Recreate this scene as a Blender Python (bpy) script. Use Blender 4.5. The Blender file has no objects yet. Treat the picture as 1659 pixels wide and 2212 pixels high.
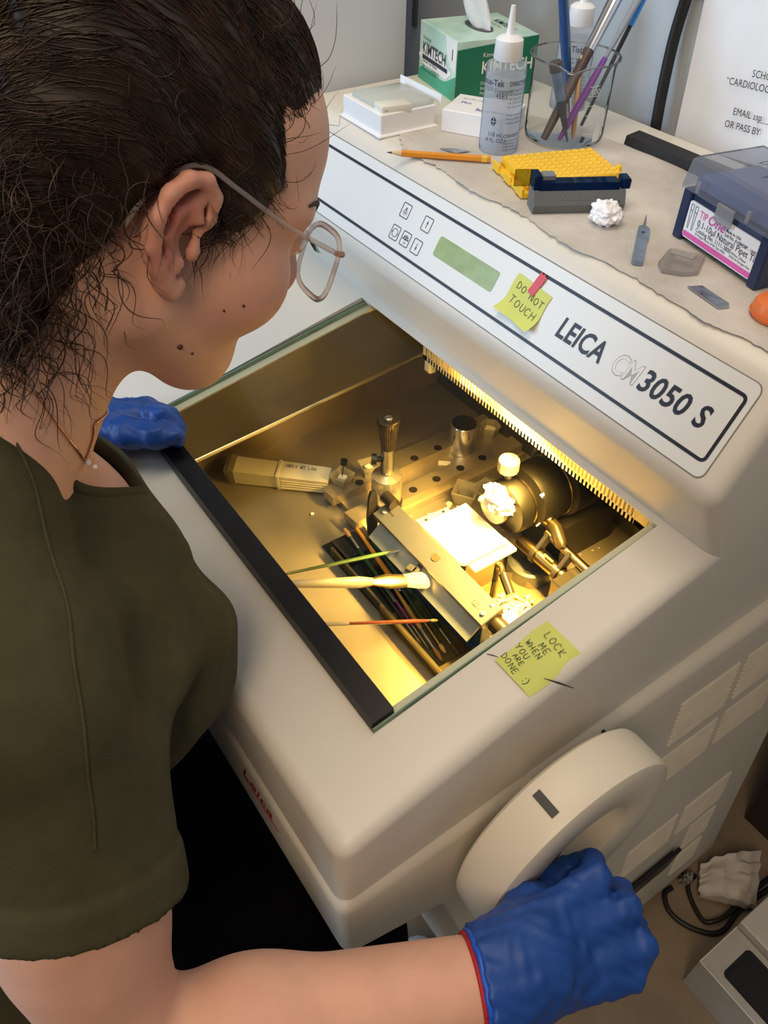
import bpy, bmesh, math, random
import numpy as np
from mathutils import Vector, Matrix, noise as mnoise

R = math.radians
PI = math.pi
random.seed(7)
SC = bpy.context.scene
COL = SC.collection

# ------------------------------------------------------------------ camera
F_PX = 1776.7
pitch, azim, roll = R(44.0172), R(35.7901), R(-1.5731)
_h = Vector((-math.cos(azim), math.sin(azim), 0))
_fwd = _h * math.cos(pitch) - Vector((0, 0, 1)) * math.sin(pitch)
_r0 = _fwd.cross(Vector((0, 0, 1))).normalized()
_d0 = _fwd.cross(_r0)
_right = _r0 * math.cos(roll) + _d0 * math.sin(roll)
_dn = -_r0 * math.sin(roll) + _d0 * math.cos(roll)
cam = bpy.data.cameras.new('camera')
cam.sensor_fit = 'VERTICAL'
cam.sensor_height = 36.0
cam.lens = F_PX / 2212 * 36.0
cam.clip_start = 0.02
camo = bpy.data.objects.new('camera', cam)
COL.objects.link(camo)
camo.matrix_world = Matrix.Translation((.3029, -.2148, 1.4831)) @ Matrix((_right, -_dn, -_fwd)).transposed().to_4x4()
SC.camera = camo

# ------------------------------------------------------------------ view, world, lights
SC.view_settings.view_transform = 'Standard'
SC.view_settings.look = 'None'
SC.view_settings.exposure = 0.0
SC.view_settings.gamma = 1.0
SC.view_settings.use_curve_mapping = False
w = bpy.data.worlds.new('world')
SC.world = w
w.use_nodes = True
w.node_tree.nodes['Background'].inputs[0].default_value = (0.72, 0.85, 1.0, 1)
w.node_tree.nodes['Background'].inputs[1].default_value = 0.09


def area(name, loc, target, size, power, col, sy=None, spread=180):
    l = bpy.data.lights.new(name, 'AREA')
    l.energy = power
    l.color = col
    l.size = size
    if sy:
        l.shape = 'RECTANGLE'
        l.size_y = sy
    l.spread = R(spread)
    o = bpy.data.objects.new(name, l)
    COL.objects.link(o)
    o.location = loc
    d = Vector(target) - Vector(loc)
    o.rotation_euler = d.to_track_quat('-Z', 'Y').to_euler()
    return o


# daylight of the window on the operator's left, behind her
area('window_daylight', (-1.5, -2.3, 1.75), (-0.2, 0.3, 1.05), 1.5, 60, (0.58, 0.78, 1.0), 1.3)
# ceiling fixtures: one over the bench, one over the aisle behind the photographer
area('ceiling_light_bench', (-0.3, 0.0, 2.75), (-0.3, 0.1, 0), 0.6, 15, (1.0, 0.85, 0.66), 1.2)
area('ceiling_light_aisle', (1.0, -1.0, 2.7), (0.1, -.1, 0.8), 0.6, 22, (1.0, 0.76, 0.52), 1.2)

# ------------------------------------------------------------------ materials
MATS = {}


def mat(name, col, rough=.5, metal=0., var=.06, scale=30., bump=0., bscale=200., sss=0., spec=.5, coat=0.,
        col2=None, detail=4., alpha=1.):
    if name in MATS:
        return MATS[name]
    m = bpy.data.materials.new(name)
    m.use_nodes = True
    nt = m.node_tree
    b = nt.nodes['Principled BSDF']
    b.inputs['Roughness'].default_value = rough
    b.inputs['Metallic'].default_value = metal
    b.inputs['Specular IOR Level'].default_value = spec
    b.inputs['Coat Weight'].default_value = coat
    if sss:
        b.inputs['Subsurface Weight'].default_value = sss
        b.inputs['Subsurface Radius'].default_value = (.012, .005, .003)
        b.inputs['Subsurface Scale'].default_value = 1.
    tc = nt.nodes.new('ShaderNodeTexCoord')
    nz = nt.nodes.new('ShaderNodeTexNoise')
    nz.inputs['Scale'].default_value = scale
    nz.inputs['Detail'].default_value = detail
    nt.links.new(tc.outputs['Object'], nz.inputs['Vector'])
    cr = nt.nodes.new('ShaderNodeValToRGB')
    c1 = [max(0, c * (1 - var)) for c in col]
    c2 = [min(1, c * (1 + var)) for c in (col2 or col)]
    cr.color_ramp.elements[0].position = .3
    cr.color_ramp.elements[1].position = .7
    cr.color_ramp.elements[0].color = (*c1, 1)
    cr.color_ramp.elements[1].color = (*c2, 1)
    nt.links.new(nz.outputs['Fac'], cr.inputs['Fac'])
    nt.links.new(cr.outputs['Color'], b.inputs['Base Color'])
    if bump:
        n2 = nt.nodes.new('ShaderNodeTexNoise')
        n2.inputs['Scale'].default_value = bscale
        n2.inputs['Detail'].default_value = 3
        nt.links.new(tc.outputs['Object'], n2.inputs['Vector'])
        bp = nt.nodes.new('ShaderNodeBump')
        bp.inputs['Strength'].default_value = bump
        bp.inputs['Distance'].default_value = .002
        nt.links.new(n2.outputs['Fac'], bp.inputs['Height'])
        nt.links.new(bp.outputs['Normal'], b.inputs['Normal'])
    MATS[name] = m
    return m


def glassy(name, tint=(1, 1, 1), refl=.10, rough=.02, milky=0., milk=(.9, .92, .95)):
    """thin clear sheet: straight transmission, Fresnel reflection, optional translucent body"""
    if name in MATS:
        return MATS[name]
    m = bpy.data.materials.new(name)
    m.use_nodes = True
    nt = m.node_tree
    nt.nodes.remove(nt.nodes['Principled BSDF'])
    out = nt.nodes['Material Output']
    tr = nt.nodes.new('ShaderNodeBsdfTransparent')
    tr.inputs[0].default_value = (*tint, 1)
    gl = nt.nodes.new('ShaderNodeBsdfGlossy')
    gl.inputs['Roughness'].default_value = rough
    base = tr.outputs[0]
    if milky:
        df = nt.nodes.new('ShaderNodeBsdfDiffuse')
        tl = nt.nodes.new('ShaderNodeBsdfTranslucent')
        tcd = nt.nodes.new('ShaderNodeTexCoord')
        nz = nt.nodes.new('ShaderNodeTexNoise')
        nz.inputs['Scale'].default_value = 40
        nt.links.new(tcd.outputs['Object'], nz.inputs['Vector'])
        cr = nt.nodes.new('ShaderNodeValToRGB')
        cr.color_ramp.elements[0].color = (*[c * .93 for c in milk], 1)
        cr.color_ramp.elements[1].color = (*milk, 1)
        nt.links.new(nz.outputs['Fac'], cr.inputs['Fac'])
        for n in (df, tl):
            nt.links.new(cr.outputs['Color'], n.inputs['Color'])
        a = nt.nodes.new('ShaderNodeMixShader')
        a.inputs[0].default_value = .5
        nt.links.new(df.outputs[0], a.inputs[1])
        nt.links.new(tl.outputs[0], a.inputs[2])
        mx = nt.nodes.new('ShaderNodeMixShader')
        mx.inputs[0].default_value = milky
        nt.links.new(tr.outputs[0], mx.inputs[1])
        nt.links.new(a.outputs[0], mx.inputs[2])
        base = mx.outputs[0]
    lw = nt.nodes.new('ShaderNodeLayerWeight')
    lw.inputs['Blend'].default_value = refl
    mx = nt.nodes.new('ShaderNodeMixShader')
    nt.links.new(lw.outputs['Fresnel'], mx.inputs[0])
    nt.links.new(base, mx.inputs[1])
    nt.links.new(gl.outputs[0], mx.inputs[2])
    nt.links.new(mx.outputs[0], out.inputs['Surface'])
    MATS[name] = m
    return m


def emis(name, col, strength):
    m = bpy.data.materials.new(name)
    m.use_nodes = True
    b = m.node_tree.nodes['Principled BSDF']
    b.inputs['Base Color'].default_value = (*col, 1)
    b.inputs['Emission Color'].default_value = (*col, 1)
    b.inputs['Emission Strength'].default_value = strength
    MATS[name] = m
    return m


# ------------------------------------------------------------------ objects
MW = {}


def thing(name, label, cat, loc=(0, 0, 0), rot=0., group=None, M=None):
    o = bpy.data.objects.new(name, None)
    COL.objects.link(o)
    o.empty_display_size = .02
    m = M if M is not None else Matrix.Translation(loc) @ Matrix.Rotation(rot, 4, 'Z')
    o.matrix_world = m
    MW[o.name] = m.copy()
    o['label'] = label
    o['category'] = cat
    if group:
        o['group'] = group
    return o


def tag(o, label, cat, group=None, kind=None):
    o['label'] = label
    o['category'] = cat
    if group:
        o['group'] = group
    if kind:
        o['kind'] = kind
    return o


def link_mesh(name, me, material, parent=None, smooth=35, label=None, world=True):
    for p in me.polygons:
        p.use_smooth = bool(smooth)
    if smooth:
        me.set_sharp_from_angle(angle=R(smooth))
    for mm in (material if isinstance(material, (list, tuple)) else [material]):
        me.materials.append(mm)
    o = bpy.data.objects.new(name, me)
    COL.objects.link(o)
    if parent is not None:
        if world:
            me.transform(MW[parent.name].inverted())
        o.parent = parent
        MW[o.name] = MW[parent.name]
    else:
        MW[o.name] = Matrix.Identity(4)
    if label:
        o['label'] = label
    return o


class B:
    """collects shapes into one bmesh"""

    def __init__(s):
        s.bm = bmesh.new()

    def box(s, c, size, M=None, bev=0., seg=2):
        r = bmesh.ops.create_cube(s.bm, size=1)
        vs = r['verts']
        for v in vs:
            v.co = Vector((v.co.x * size[0], v.co.y * size[1], v.co.z * size[2]))
        if bev:
            es = list({e for v in vs for e in v.link_edges})
            rb = bmesh.ops.bevel(s.bm, geom=es, offset=bev, segments=seg, affect='EDGES', profile=.5)
            vs = list({v for f in rb['faces'] for v in f.verts} | {v for v in vs if v.is_valid})
        X = Matrix.Translation(c) @ (M if M is not None else Matrix.Identity(4))
        for v in vs:
            v.co = X @ v.co
        return s

    def poly(s, pts):
        s.bm.faces.new([s.bm.verts.new(p) for p in pts])
        return s

    def prism(s, pts2, fn, t0, t1):
        """polygon pts2 swept from t0 to t1; fn(a, b, t) -> xyz"""
        a = [s.bm.verts.new(fn(p[0], p[1], t0)) for p in pts2]
        b = [s.bm.verts.new(fn(p[0], p[1], t1)) for p in pts2]
        n = len(a)
        fs = [s.bm.faces.new(a), s.bm.faces.new(b[::-1])]
        for i in range(n):
            fs.append(s.bm.faces.new((a[i], b[i], b[(i + 1) % n], a[(i + 1) % n])))
        bmesh.ops.recalc_face_normals(s.bm, faces=fs)
        return a, b

    def rings(s, rs, closed=True, cap=True):
        """skin a list of rings (lists of points)"""
        L = [[s.bm.verts.new(p) for p in r] for r in rs]
        n = len(L[0])
        fs = []
        for i in range(len(L) - 1):
            for k in range(n if closed else n - 1):
                fs.append(s.bm.faces.new((L[i][k], L[i][(k + 1) % n], L[i + 1][(k + 1) % n], L[i + 1][k])))
        if cap and closed:
            fs.append(s.bm.faces.new(L[0][::-1]))
            fs.append(s.bm.faces.new(L[-1]))
        if closed:
            bmesh.ops.recalc_face_normals(s.bm, faces=fs)
        return s

    def lathe(s, prof, o=(0, 0, 0), d=(0, 0, 1), seg=32, cap=True):
        d = Vector(d).normalized()
        q = d.to_track_quat('Z', 'Y').to_matrix()
        ax, ay = q @ Vector((1, 0, 0)), q @ Vector((0, 1, 0))
        o = Vector(o)
        rs = []
        for r, z in prof:
            r = max(r, 1e-5)
            rs.append([o + d * z + ax * (r * math.cos(2 * PI * k / seg)) + ay * (r * math.sin(2 * PI * k / seg)) for k in range(seg)])
        return s.rings(rs, cap=cap)

    def cyl(s, p0, p1, r0, r1=None, seg=20):
        p0, p1 = Vector(p0), Vector(p1)
        return s.lathe([(r0, 0), (r1 if r1 is not None else r0, (p1 - p0).length)], p0, p1 - p0, seg)

    def tube(s, pts, rad, seg=10, flat=1., up=None, cap=True):
        pts = [Vector(p) for p in pts]
        n = len(pts)
        rr = rad if isinstance(rad, (list, tuple)) else [rad] * n
        rs = []
        ref = Vector(up) if up else None
        for i in range(n):
            t = (pts[min(i + 1, n - 1)] - pts[max(i - 1, 0)]).normalized()
            if ref is None:
                ref = t.orthogonal()
            a = (ref - t * ref.dot(t)).normalized()
            b = t.cross(a)
            if up is None:
                ref = a
            rs.append([pts[i] + a * (rr[i] * math.cos(2 * PI * k / seg)) + b * (rr[i] * flat * math.sin(2 * PI * k / seg)) for k in range(seg)])
        return s.rings(rs, cap=cap)

    def sphere(s, c, r, M=None, u=16, v=12):
        rr = r if isinstance(r, (list, tuple)) else (r, r, r)
        X = Matrix.Translation(c) @ (M if M is not None else Matrix.Identity(4)) @ Matrix.Diagonal((*rr, 1))
        bmesh.ops.create_uvsphere(s.bm, u_segments=u, v_segments=v, radius=1, matrix=X)
        return s

    def me(s, name='mesh'):
        m = bpy.data.meshes.new(name)
        s.bm.to_mesh(m)
        s.bm.free()
        return m

    def obj(s, name, material, parent=None, smooth=35, label=None, world=True):
        return link_mesh(name, s.me(name), material, parent, smooth, label, world)


def spline(pts, n=8):
    """Catmull-Rom through pts"""
    P = [Vector(p) for p in pts]
    P = [P[0] * 2 - P[1]] + P + [P[-1] * 2 - P[-2]]
    out = []
    for i in range(1, len(P) - 2):
        for k in range(n):
            t = k / n
            a, b, c, d = P[i - 1], P[i], P[i + 1], P[i + 2]
            out.append(.5 * ((2 * b) + (c - a) * t + (2 * a - 5 * b + 4 * c - d) * t * t + (3 * b - a - 3 * c + d) * t ** 3))
    out.append(P[-2])
    return out


def frame(o, u, v):
    """4x4: x along u, y along v, z out"""
    u = Vector(u).normalized()
    v = Vector(v)
    v = (v - u * v.dot(u)).normalized()
    n = u.cross(v)
    M = Matrix((u, v, n)).transposed().to_4x4()
    M.translation = Vector(o)
    return M


def text_bm(bm, s, size, M, xs=1., shear=0., bold=0., align='LEFT', lift=.0003, space=1., wrap=None, fit=None):
    c = bpy.data.curves.new('t', 'FONT')
    c.body = s
    c.size = 1.
    c.shear = shear
    c.offset = bold
    c.align_x = align
    c.space_character = space
    c.resolution_u = 3
    o = bpy.data.objects.new('t', c)
    me = bpy.data.meshes.new_from_object(o)
    k = size / .70
    if fit:
        xx_ = [v.co.x for v in me.vertices]
        xs = fit / (max(xx_) - min(xx_)) / k
    X = Matrix.Diagonal((k * xs, k, 1, 1))
    for v in me.vertices:
        p = X @ v.co
        p.z = lift
        v.co = M @ p if wrap is None else wrap(p.x, p.y)
    bm.from_mesh(me)
    bpy.data.objects.remove(o)
    bpy.data.curves.remove(c)
    bpy.data.meshes.remove(me)


def texts(name, items, material, parent, label=None, world=True):
    b = B()
    for it in items:
        text_bm(b.bm, *it[:3], **(it[3] if len(it) > 3 else {}))
    return b.obj(name, material, parent, 0, label, world)


STROKES = {
    'A': [[(0, 0), (.5, 1), (1, 0)], [(.2, .4), (.8, .4)]], 'C': [[(.95, .85), (.5, 1), (.08, .7), (.05, .3), (.45, 0), (.95, .12)]],
    'D': [[(.1, 0), (.1, 1), (.7, .85), (.95, .5), (.7, .12), (.05, 0)]], 'E': [[(.9, 1), (.15, .95), (.1, 0), (.9, .02)], [(.12, .5), (.75, .52)]],
    'H': [[(.1, 0), (.1, 1)], [(.9, 0), (.9, 1)], [(.1, .5), (.9, .52)]], 'I': [[(.5, 0), (.5, 1)]], 'K': [[(.1, 0), (.1, 1)], [(.9, 1), (.12, .45), (.95, 0)]],
    'L': [[(.1, 1), (.1, 0), (.85, .03)]], 'M': [[(0, 0), (.1, 1), (.5, .35), (.9, 1), (1, 0)]], 'N': [[(.05, 0), (.1, 1), (.9, 0), (.95, 1)]],
    'O': [[(.5, 1), (.1, .75), (.05, .3), (.5, 0), (.93, .3), (.9, .75), (.5, 1)]], 'R': [[(.1, 0), (.1, 1), (.8, .9), (.75, .55), (.1, .48), (.9, 0)]],
    'S': [[(.9, .85), (.5, 1), (.1, .78), (.5, .5), (.92, .25), (.5, 0), (.08, .15)]], 'T': [[(0, 1), (1, .98)], [(.5, 1), (.48, 0)]],
    'U': [[(.1, 1), (.08, .3), (.5, 0), (.9, .3), (.92, 1)]], 'W': [[(0, 1), (.25, 0), (.5, .65), (.75, 0), (1, 1)]], 'X': [[(0, 0), (1, 1)], [(0, 1), (1, 0)]],
    'Y': [[(0, 1), (.5, .5)], [(1, 1), (.5, .5), (.4, 0)]], '.': [[(.4, 0), (.5, .06)]],
    ')': [[(.15, 1.0), (.2, .9)], [(.15, .3), (.2, .2)], [(.6, 1.2), (.9, .8), (.9, .3), (.55, -.1)]], ' ': [],
}


def handwriting(bm, s, M, size, wd=.62, gap=.3, pen=.0006, slope=0., flip=False, lift=.0004):
    x = 0.
    rnd = random.Random(s)
    for ch in s:
        for st in STROKES.get(ch, []):
            jit = (rnd.uniform(-.05, .05), rnd.uniform(-.06, .06))
            P = []
            for px, py in st:
                X = x + px * wd * size + jit[0] * size
                Y = (py + jit[1]) * size + slope * x
                P.append(M @ Vector((-X if flip else X, Y, lift)))
            n = (M.to_3x3() @ Vector((0, 0, 1))).normalized()
            pts = spline(P, 3) if len(P) > 2 else P
            # a flat ribbon of ink
            for a, b2 in zip(pts[:-1], pts[1:]):
                t = (b2 - a)
                if t.length < 1e-7:
                    continue
                t.normalize()
                sd = n.cross(t) * (pen / 2)
                e = t * (pen * .35)
                bm.faces.new([bm.verts.new(q) for q in (a - e - sd, b2 + e - sd, b2 + e + sd, a - e + sd)])
        x += (wd + gap) * size * (1 if ch != ' ' else .8)


def struct(o):
    o['kind'] = 'structure'
    return o


def boolean(o, cutters, op='DIFFERENCE'):
    for c in cutters:
        m = o.modifiers.new('b', 'BOOLEAN')
        m.operation = op
        m.object = c
        m.solver = 'EXACT'
    dg = bpy.context.evaluated_depsgraph_get()
    me = bpy.data.meshes.new_from_object(o.evaluated_get(dg))
    o.modifiers.clear()
    o.data = me
    for c in cutters:
        bpy.data.objects.remove(c)
    return o
# ================================================================== the room
M_floor = mat('floor_vinyl', (.24, .182, .118), .55, var=.14, scale=9, bump=.05, bscale=60, col2=(.275, .21, .14))
M_wall = mat('wall_paint', (.47, .52, .57), .6, var=.03, scale=6)
M_cab = mat('cabinet_laminate', (.60, .64, .69), .5, var=.03, scale=5)
b = B()
b.box((.3, -.3, -.05), (6, 5, .1))
struct(b.obj('floor', M_floor, None, 0))
b = B()
b.box((.3, .75, 1.90), (6, .1, 1.8))
struct(b.obj('wall_back', M_wall, None, 0))
b = B()
b.box((.3, 1.05, .55), (6, .1, 1.1))
struct(b.obj('wall_rear', M_wall, None, 0))
b = B()
b.box((-.55, .699, 1.262), (3.4, .003, .0022))
b.box((-.915, .698, 1.45), (.010, .005, .66))  # shadow in the gap behind the cabinet, drawn as a dark strip
struct(b.obj('seam_and_shade_1', mat('joint_and_gap_shade', (.10, .11, .13), .6), None, 0))
# white cabinet standing left of the machine
t = thing('storage_cabinet', 'tall white cabinet side standing at the left behind the tissue box', 'cabinet', (-1.0, .39, 0))
b = B()
b.box((-1.0, .39, 1.0), (.57, .29, 2.0), bev=.004)
b.obj('carcass', M_cab, t)
b = B()
b.box((-1.0, .2405, 1.0), (.55, .012, 1.9), bev=.003)
b.obj('door', M_cab, t)
b = B()
b.tube([(-.78, .234, 1.0), (-.78, .215, 1.0), (-.78, .215, 1.15), (-.78, .234, 1.15)], .005, 8)
b.obj('handle', mat('steel_handle', (.6, .6, .62), .3, 1.), t)
# ================================================================== the cryostat
M_cream = mat('cream_plastic', (.69, .66, .595), .42, var=.02, scale=8, bump=.04, bscale=900)
M_body = mat('cream_painted_steel', (.66, .62, .54), .45, var=.02, scale=8, bump=.03, bscale=900)
M_panel = mat('panel_foil', (.74, .76, .76), .38, var=.015, scale=10)
M_ink = mat('panel_ink', (.012, .012, .022), .45)
M_black = mat('black_plastic', (.012, .012, .012), .35, var=.2)
M_steel = mat('chamber_steel', (.26, .235, .195), .44, .45, var=.14, scale=9, bump=.12, bscale=90)
M_shaded = mat('shaded_chamber_steel', (.075, .075, .072), .42, .4, var=.15, scale=6)  # stainless out of the lamp's reach, its shade put into the colour

ZT = 1.127
G0, GS = .8599, .1815


def gz(y):
    return G0 + GS * y


PROF = [(-.079, .752), (-.079, .8456), (.335, .9333), (.2892, 1.0235), (.349, ZT), (.662, ZT), (.662, .752)]
XL, XR = -.702, .068
cryo = thing('cryostat', 'large cream cryostat with a lit chamber under a sloping glass window', 'cryostat', (-.31, .3, 0))

b = B()
va, vb = b.prism(PROF, lambda y, z, x: Vector((x, y, z)), XL, XR)
b.bm.verts.index_update()
keep = set()
for ring in (va, vb):
    for i in (0, 1, 2, 3, 4):
        keep.add((ring[i], ring[i + 1]))
eds = []
for e in b.bm.edges:
    a_, c_ = e.verts
    if (a_, c_) in keep or (c_, a_) in keep:
        eds.append(e)
    elif (a_ in va and c_ in vb) or (a_ in vb and c_ in va):
        i = (va.index(a_) if a_ in va else vb.index(a_))
        if i in (1, 3, 4):
            eds.append(e)
bmesh.ops.bevel(b.bm, geom=eds, offset=.015, segments=6, affect='EDGES', profile=.5, clamp_overlap=True)
for v in b.bm.verts:                       # the side draws in a little towards the back
    if v.co.x > .02:
        v.co.x -= .022 * max(0, v.co.y)
hood = b.obj('hood', M_cream, cryo, 40, 'cream moulded hood')
hood.parent = None
hood.matrix_world = Matrix.Identity(4)
hood.data.transform(MW[cryo.name])


def cutter(poly, x0, x1):
    c = B()
    c.prism(poly, lambda y, z, x: Vector((x, y, z)), x0, x1)
    return c.obj('cut', M_cream, None, 0)


yq = -.066
rec = [(yq, gz(yq) + .0004), (.333, gz(.333)), (.3175, gz(.333) + .028), (yq, gz(yq) + .03)]
c1 = cutter(rec, -.512, 0)
opn = [(.024, .60), (.024, gz(.024) + .01), (.3335, gz(.3335) + .0095), (.345, .9325), (.57, .9325), (.57, .60)]
c2 = cutter(opn, -.497, -.012)
c3 = cutter([(.015, .60), (.015, .786), (.57, .832), (.57, .60)], -.615, -.006)
boolean(hood, [c1, c2, c3])
for p in hood.data.polygons:
    p.use_smooth = True
hood.data.set_sharp_from_angle(angle=R(32))
hood.data.transform(MW[cryo.name].inverted())
hood.parent = cryo
MW[hood.name] = MW[cryo.name]

# lower body, leaning out towards the floor, underside sloping back to the base
BP = [(-.083, .751), (-.083, .658), (.030, .618), (.066, .494), (.16, .03), (.662, .03), (.662, .751)]


def body_pt(y, z, x):
    k = .07 * (.751 - z)
    return Vector((x + (k if x > -.3 else 0), y, z))


b = B()
va, vb = b.prism(BP, body_pt, -.703, .0735)
eds = []
for e in b.bm.edges:
    a_, c_ = e.verts
    same = (a_ in va and c_ in va) or (a_ in vb and c_ in vb)
    L = va if a_ in va else vb
    i = L.index(a_)
    if same:
        j = L.index(c_)
        if {i, j} in ({0, 1}, {1, 2}, {2, 3}, {0, 6}):
            eds.append(e)
    elif i in (0, 1):
        eds.append(e)
bmesh.ops.bevel(b.bm, geom=eds, offset=.012, segments=5, affect='EDGES', profile=.5)
lb_ = b.obj('lower_body', M_body, None, 40, 'cream lower body')
boolean(lb_, [cutter([(.0149, .657), (.0149, .80), (.5701, .80), (.5701, .657)], -.6151, -.0059)])
for p in lb_.data.polygons:
    p.use_smooth = True
lb_.data.set_sharp_from_angle(angle=R(32))
lb_.data.transform(MW[cryo.name].inverted())
lb_.parent = cryo
MW[lb_.name] = MW[cryo.name]
for x in (-.66, .04):
    for y in (.2, .6):
        b = B()
        b.cyl((x, y, .0), (x, y, .04), .025)
        b.obj('castor', M_black, cryo)


def sidex(z):
    return .0735 + .07 * (.751 - z)


# louvred vents on the right side: raised slats in rectangles
def vent(y0, y1, z0, z1, n):
    bb = B()
    for k in range(n):
        z = z0 + (z1 - z0) * (k + .5) / n
        h = (z1 - z0) / n
        bb.prism([(0, 0), (.0030, -.05 * h), (.0026, h * .12), (0, h * .42)], lambda a, c, y: Vector((sidex(z + c) + a - .0004, y, z + c)), y0, y1)
    bb.obj('vent', mat('vent_slats', (.66, .60, .48), .5), cryo, 0)


for z0, z1, n in ((.603, .690, 11), (.505, .580, 10), (.265, .345, 12), (.17, .245, 12), (.08, .15, 12)):
    for y0, y1 in ((.368, .472), (.487, .592)):
        if z1 < .25:
            if y0 < .4:
                continue
            y0 = .530
        vent(y0, y1, z0, z1, n)
b = B()
zc = .155
b.box((sidex(zc) + .0005, .458, zc), (.006, .110, .105), Matrix.Rotation(R(4), 4, 'Y'))
b.obj('inlet_recess', M_black, cryo, 0)
b = B()
b.cyl((sidex(.757) - .003, .2342, .7445), (sidex(.745) + .0006, .2342, .7445), .0033)
b.obj('screw_hole', M_black, cryo)

# ---- control panel foil
U = lambda u, v, h=0.: Vector((u, .295 + .5 * v - .866 * h, 1.0335 + .866 * v + .5 * h))
PM = frame(U(0, 0), (1, 0, 0), (0, .5, .866))


def rrect(u0, u1, v0, v1, r, n=5):
    P = []
    for cx, cy, a0 in ((u1 - r, v1 - r, 0), (u0 + r, v1 - r, 90), (u0 + r, v0 + r, 180), (u1 - r, v0 + r, 270)):
        for k in range(n + 1):
            a = R(a0 + 90 * k / n)
            P.append((cx + r * math.cos(a), cy + r * math.sin(a)))
    return P


def plate(bm_b, P, h0, h1, M=PM):
    bm_b.prism(P, lambda a, c, h: M @ Vector((a, c, h)), h0, h1)


def ring(bm_b, u0, u1, v0, v1, r, wd, h, M=PM):
    A = rrect(u0, u1, v0, v1, r)
    C = rrect(u0 + wd, u1 - wd, v0 + wd, v1 - wd, max(r - wd, .0004))
    va = [bm_b.bm.verts.new(M @ Vector((*p, h))) for p in A]
    vc = [bm_b.bm.verts.new(M @ Vector((*p, h))) for p in C]
    for i in range(len(A)):
        j = (i + 1) % len(A)
        bm_b.bm.faces.new((va[i], va[j], vc[j], vc[i]))


b = B()
ring(b, -.6795, .0412, .0008, .0905, .008, .0013, .0006)
b.obj('panel_seam', mat('seam_dark', (.22, .20, .18), .8), cryo, 0)  # dark ring drawn along the panel groove
b = B()
plate(b, rrect(-.6785, .0402, .0018, .0895, .0075), -.004, .0010)
panel = b.obj('control_panel', M_panel, cryo, 30, 'pale control panel with buttons and display')
b = B()
ring(b, -.667, .0352, .0139, .0780, .006, .0030, .0014)
b.obj('border_stripe', M_ink, panel, 0)
b = B()
plate(b, rrect(-.3507, -.2525, .0350, .0568, .003), .0008, .0013)
b.obj('display', mat('lcd_green', (.30, .40, .185), .25, var=.12, scale=60), panel, 0, 'green liquid crystal display')


def button(u, v, glyph):
    bb = B()
    ring(bb, u, u + .0150, v, v + .0163, .0018, .0008, .0014)
    cu, cv = u + .0075, v + .0081

    def line(pts, wd=.0006):
        for (a0, b0), (a1, b1) in zip(pts[:-1], pts[1:]):
            d = Vector((a1 - a0, b1 - b0))
            if d.length < 1e-6:
                continue
            d.normalize()
            n = Vector((-d.y, d.x)) * wd / 2
            bb.bm.faces.new([bb.bm.verts.new(PM @ Vector((cu + x, cv + y, .0014))) for x, y in
                             ((a0 - n.x, b0 - n.y), (a1 - n.x, b1 - n.y), (a1 + n.x, b1 + n.y), (a0 + n.x, b0 + n.y))])

    circ = lambda r, x=0, y=0, n=14: [(x + r * math.cos(2 * PI * k / n), y + r * math.sin(2 * PI * k / n)) for k in range(n + 1)]
    if glyph == 'lamp':
        line(circ(.0019, 0, -.0006))
        line([(-.001, .0010), (-.0008, .0032), (.0012, .0032), (.001, .0010)])
        for k in range(6):
            a = R(200 + 28 * k)
            line([(.0032 * math.cos(a), -.0006 + .0032 * math.sin(a)), (.0042 * math.cos(a), -.0006 + .0042 * math.sin(a))])
    elif glyph == 'ring':
        line(circ(.0046, n=20))
        line([(.0046, .001), (.0052, -.0006), (.0036, -.0004)])
        line([(-.0046, -.001), (-.0052, .0006), (-.0036, .0004)])
    elif glyph == 'snow':
        for k in range(-2, 3):
            a = R(90 + 38 * k)
            line([(0, -.001), (.0052 * math.cos(a), -.001 + .0052 * math.sin(a))])
            for f in (.6, .8):
                x, y = .0052 * f * math.cos(a), -.001 + .0052 * f * math.sin(a)
                for da in (-40, 40):
                    line([(x, y), (x + .0016 * math.cos(a + R(da)), y + .0016 * math.sin(a + R(da)))], .0005)
        for x in (-.001, .0006, .002):
            line([(x, -.0035), (x + .0004, -.0048)])
    else:
        s = 1 if glyph == 'up' else -1
        line([(0, -.0042 * s), (0, .002 * s)])
        bb.bm.faces.new([bb.bm.verts.new(PM @ Vector((cu + x, cv + y, .0014))) for x, y in ((-.0011, .0005 * s), (.0011, .0005 * s), (0, .0045 * s))])
    bb.obj('button', M_ink, panel, 0)


button(-.4251, .0508, 'lamp')
button(-.3850, .0503, 'up')
button(-.4265, .0244, 'ring')
button(-.4063, .0246, 'snow')
button(-.3855, .0242, 'down')
TM = lambda u, v: PM @ Matrix.Translation((u, v, 0))
for s_, u_, v_, w_ in (('LEICA', -.1590, .0352, .0578), ('3050', -.0565, .0357, .0520), ('S', .0045, .0360, .0118)):
    texts('lettering', [(s_, .0193, TM(u_, v_), dict(fit=w_, shear=.14, bold=.022, lift=.0014, space=1.03))], M_ink, panel)
# the hollow letters C M
M_grey = mat('outline_grey', (.40, .41, .42), .5)
b = B()
text_bm(b.bm, 'CM', .0193, TM(-.0888, .0354), fit=.0300, shear=.14, bold=.022, lift=.0012)
b.obj('hollow_lettering', M_grey, panel, 0)
b = B()
text_bm(b.bm, 'CM', .0184, TM(-.0883, .0358), fit=.0289, shear=.14, bold=.006, lift=.0015)
b.obj('lettering_fill', M_panel, panel, 0)
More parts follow.
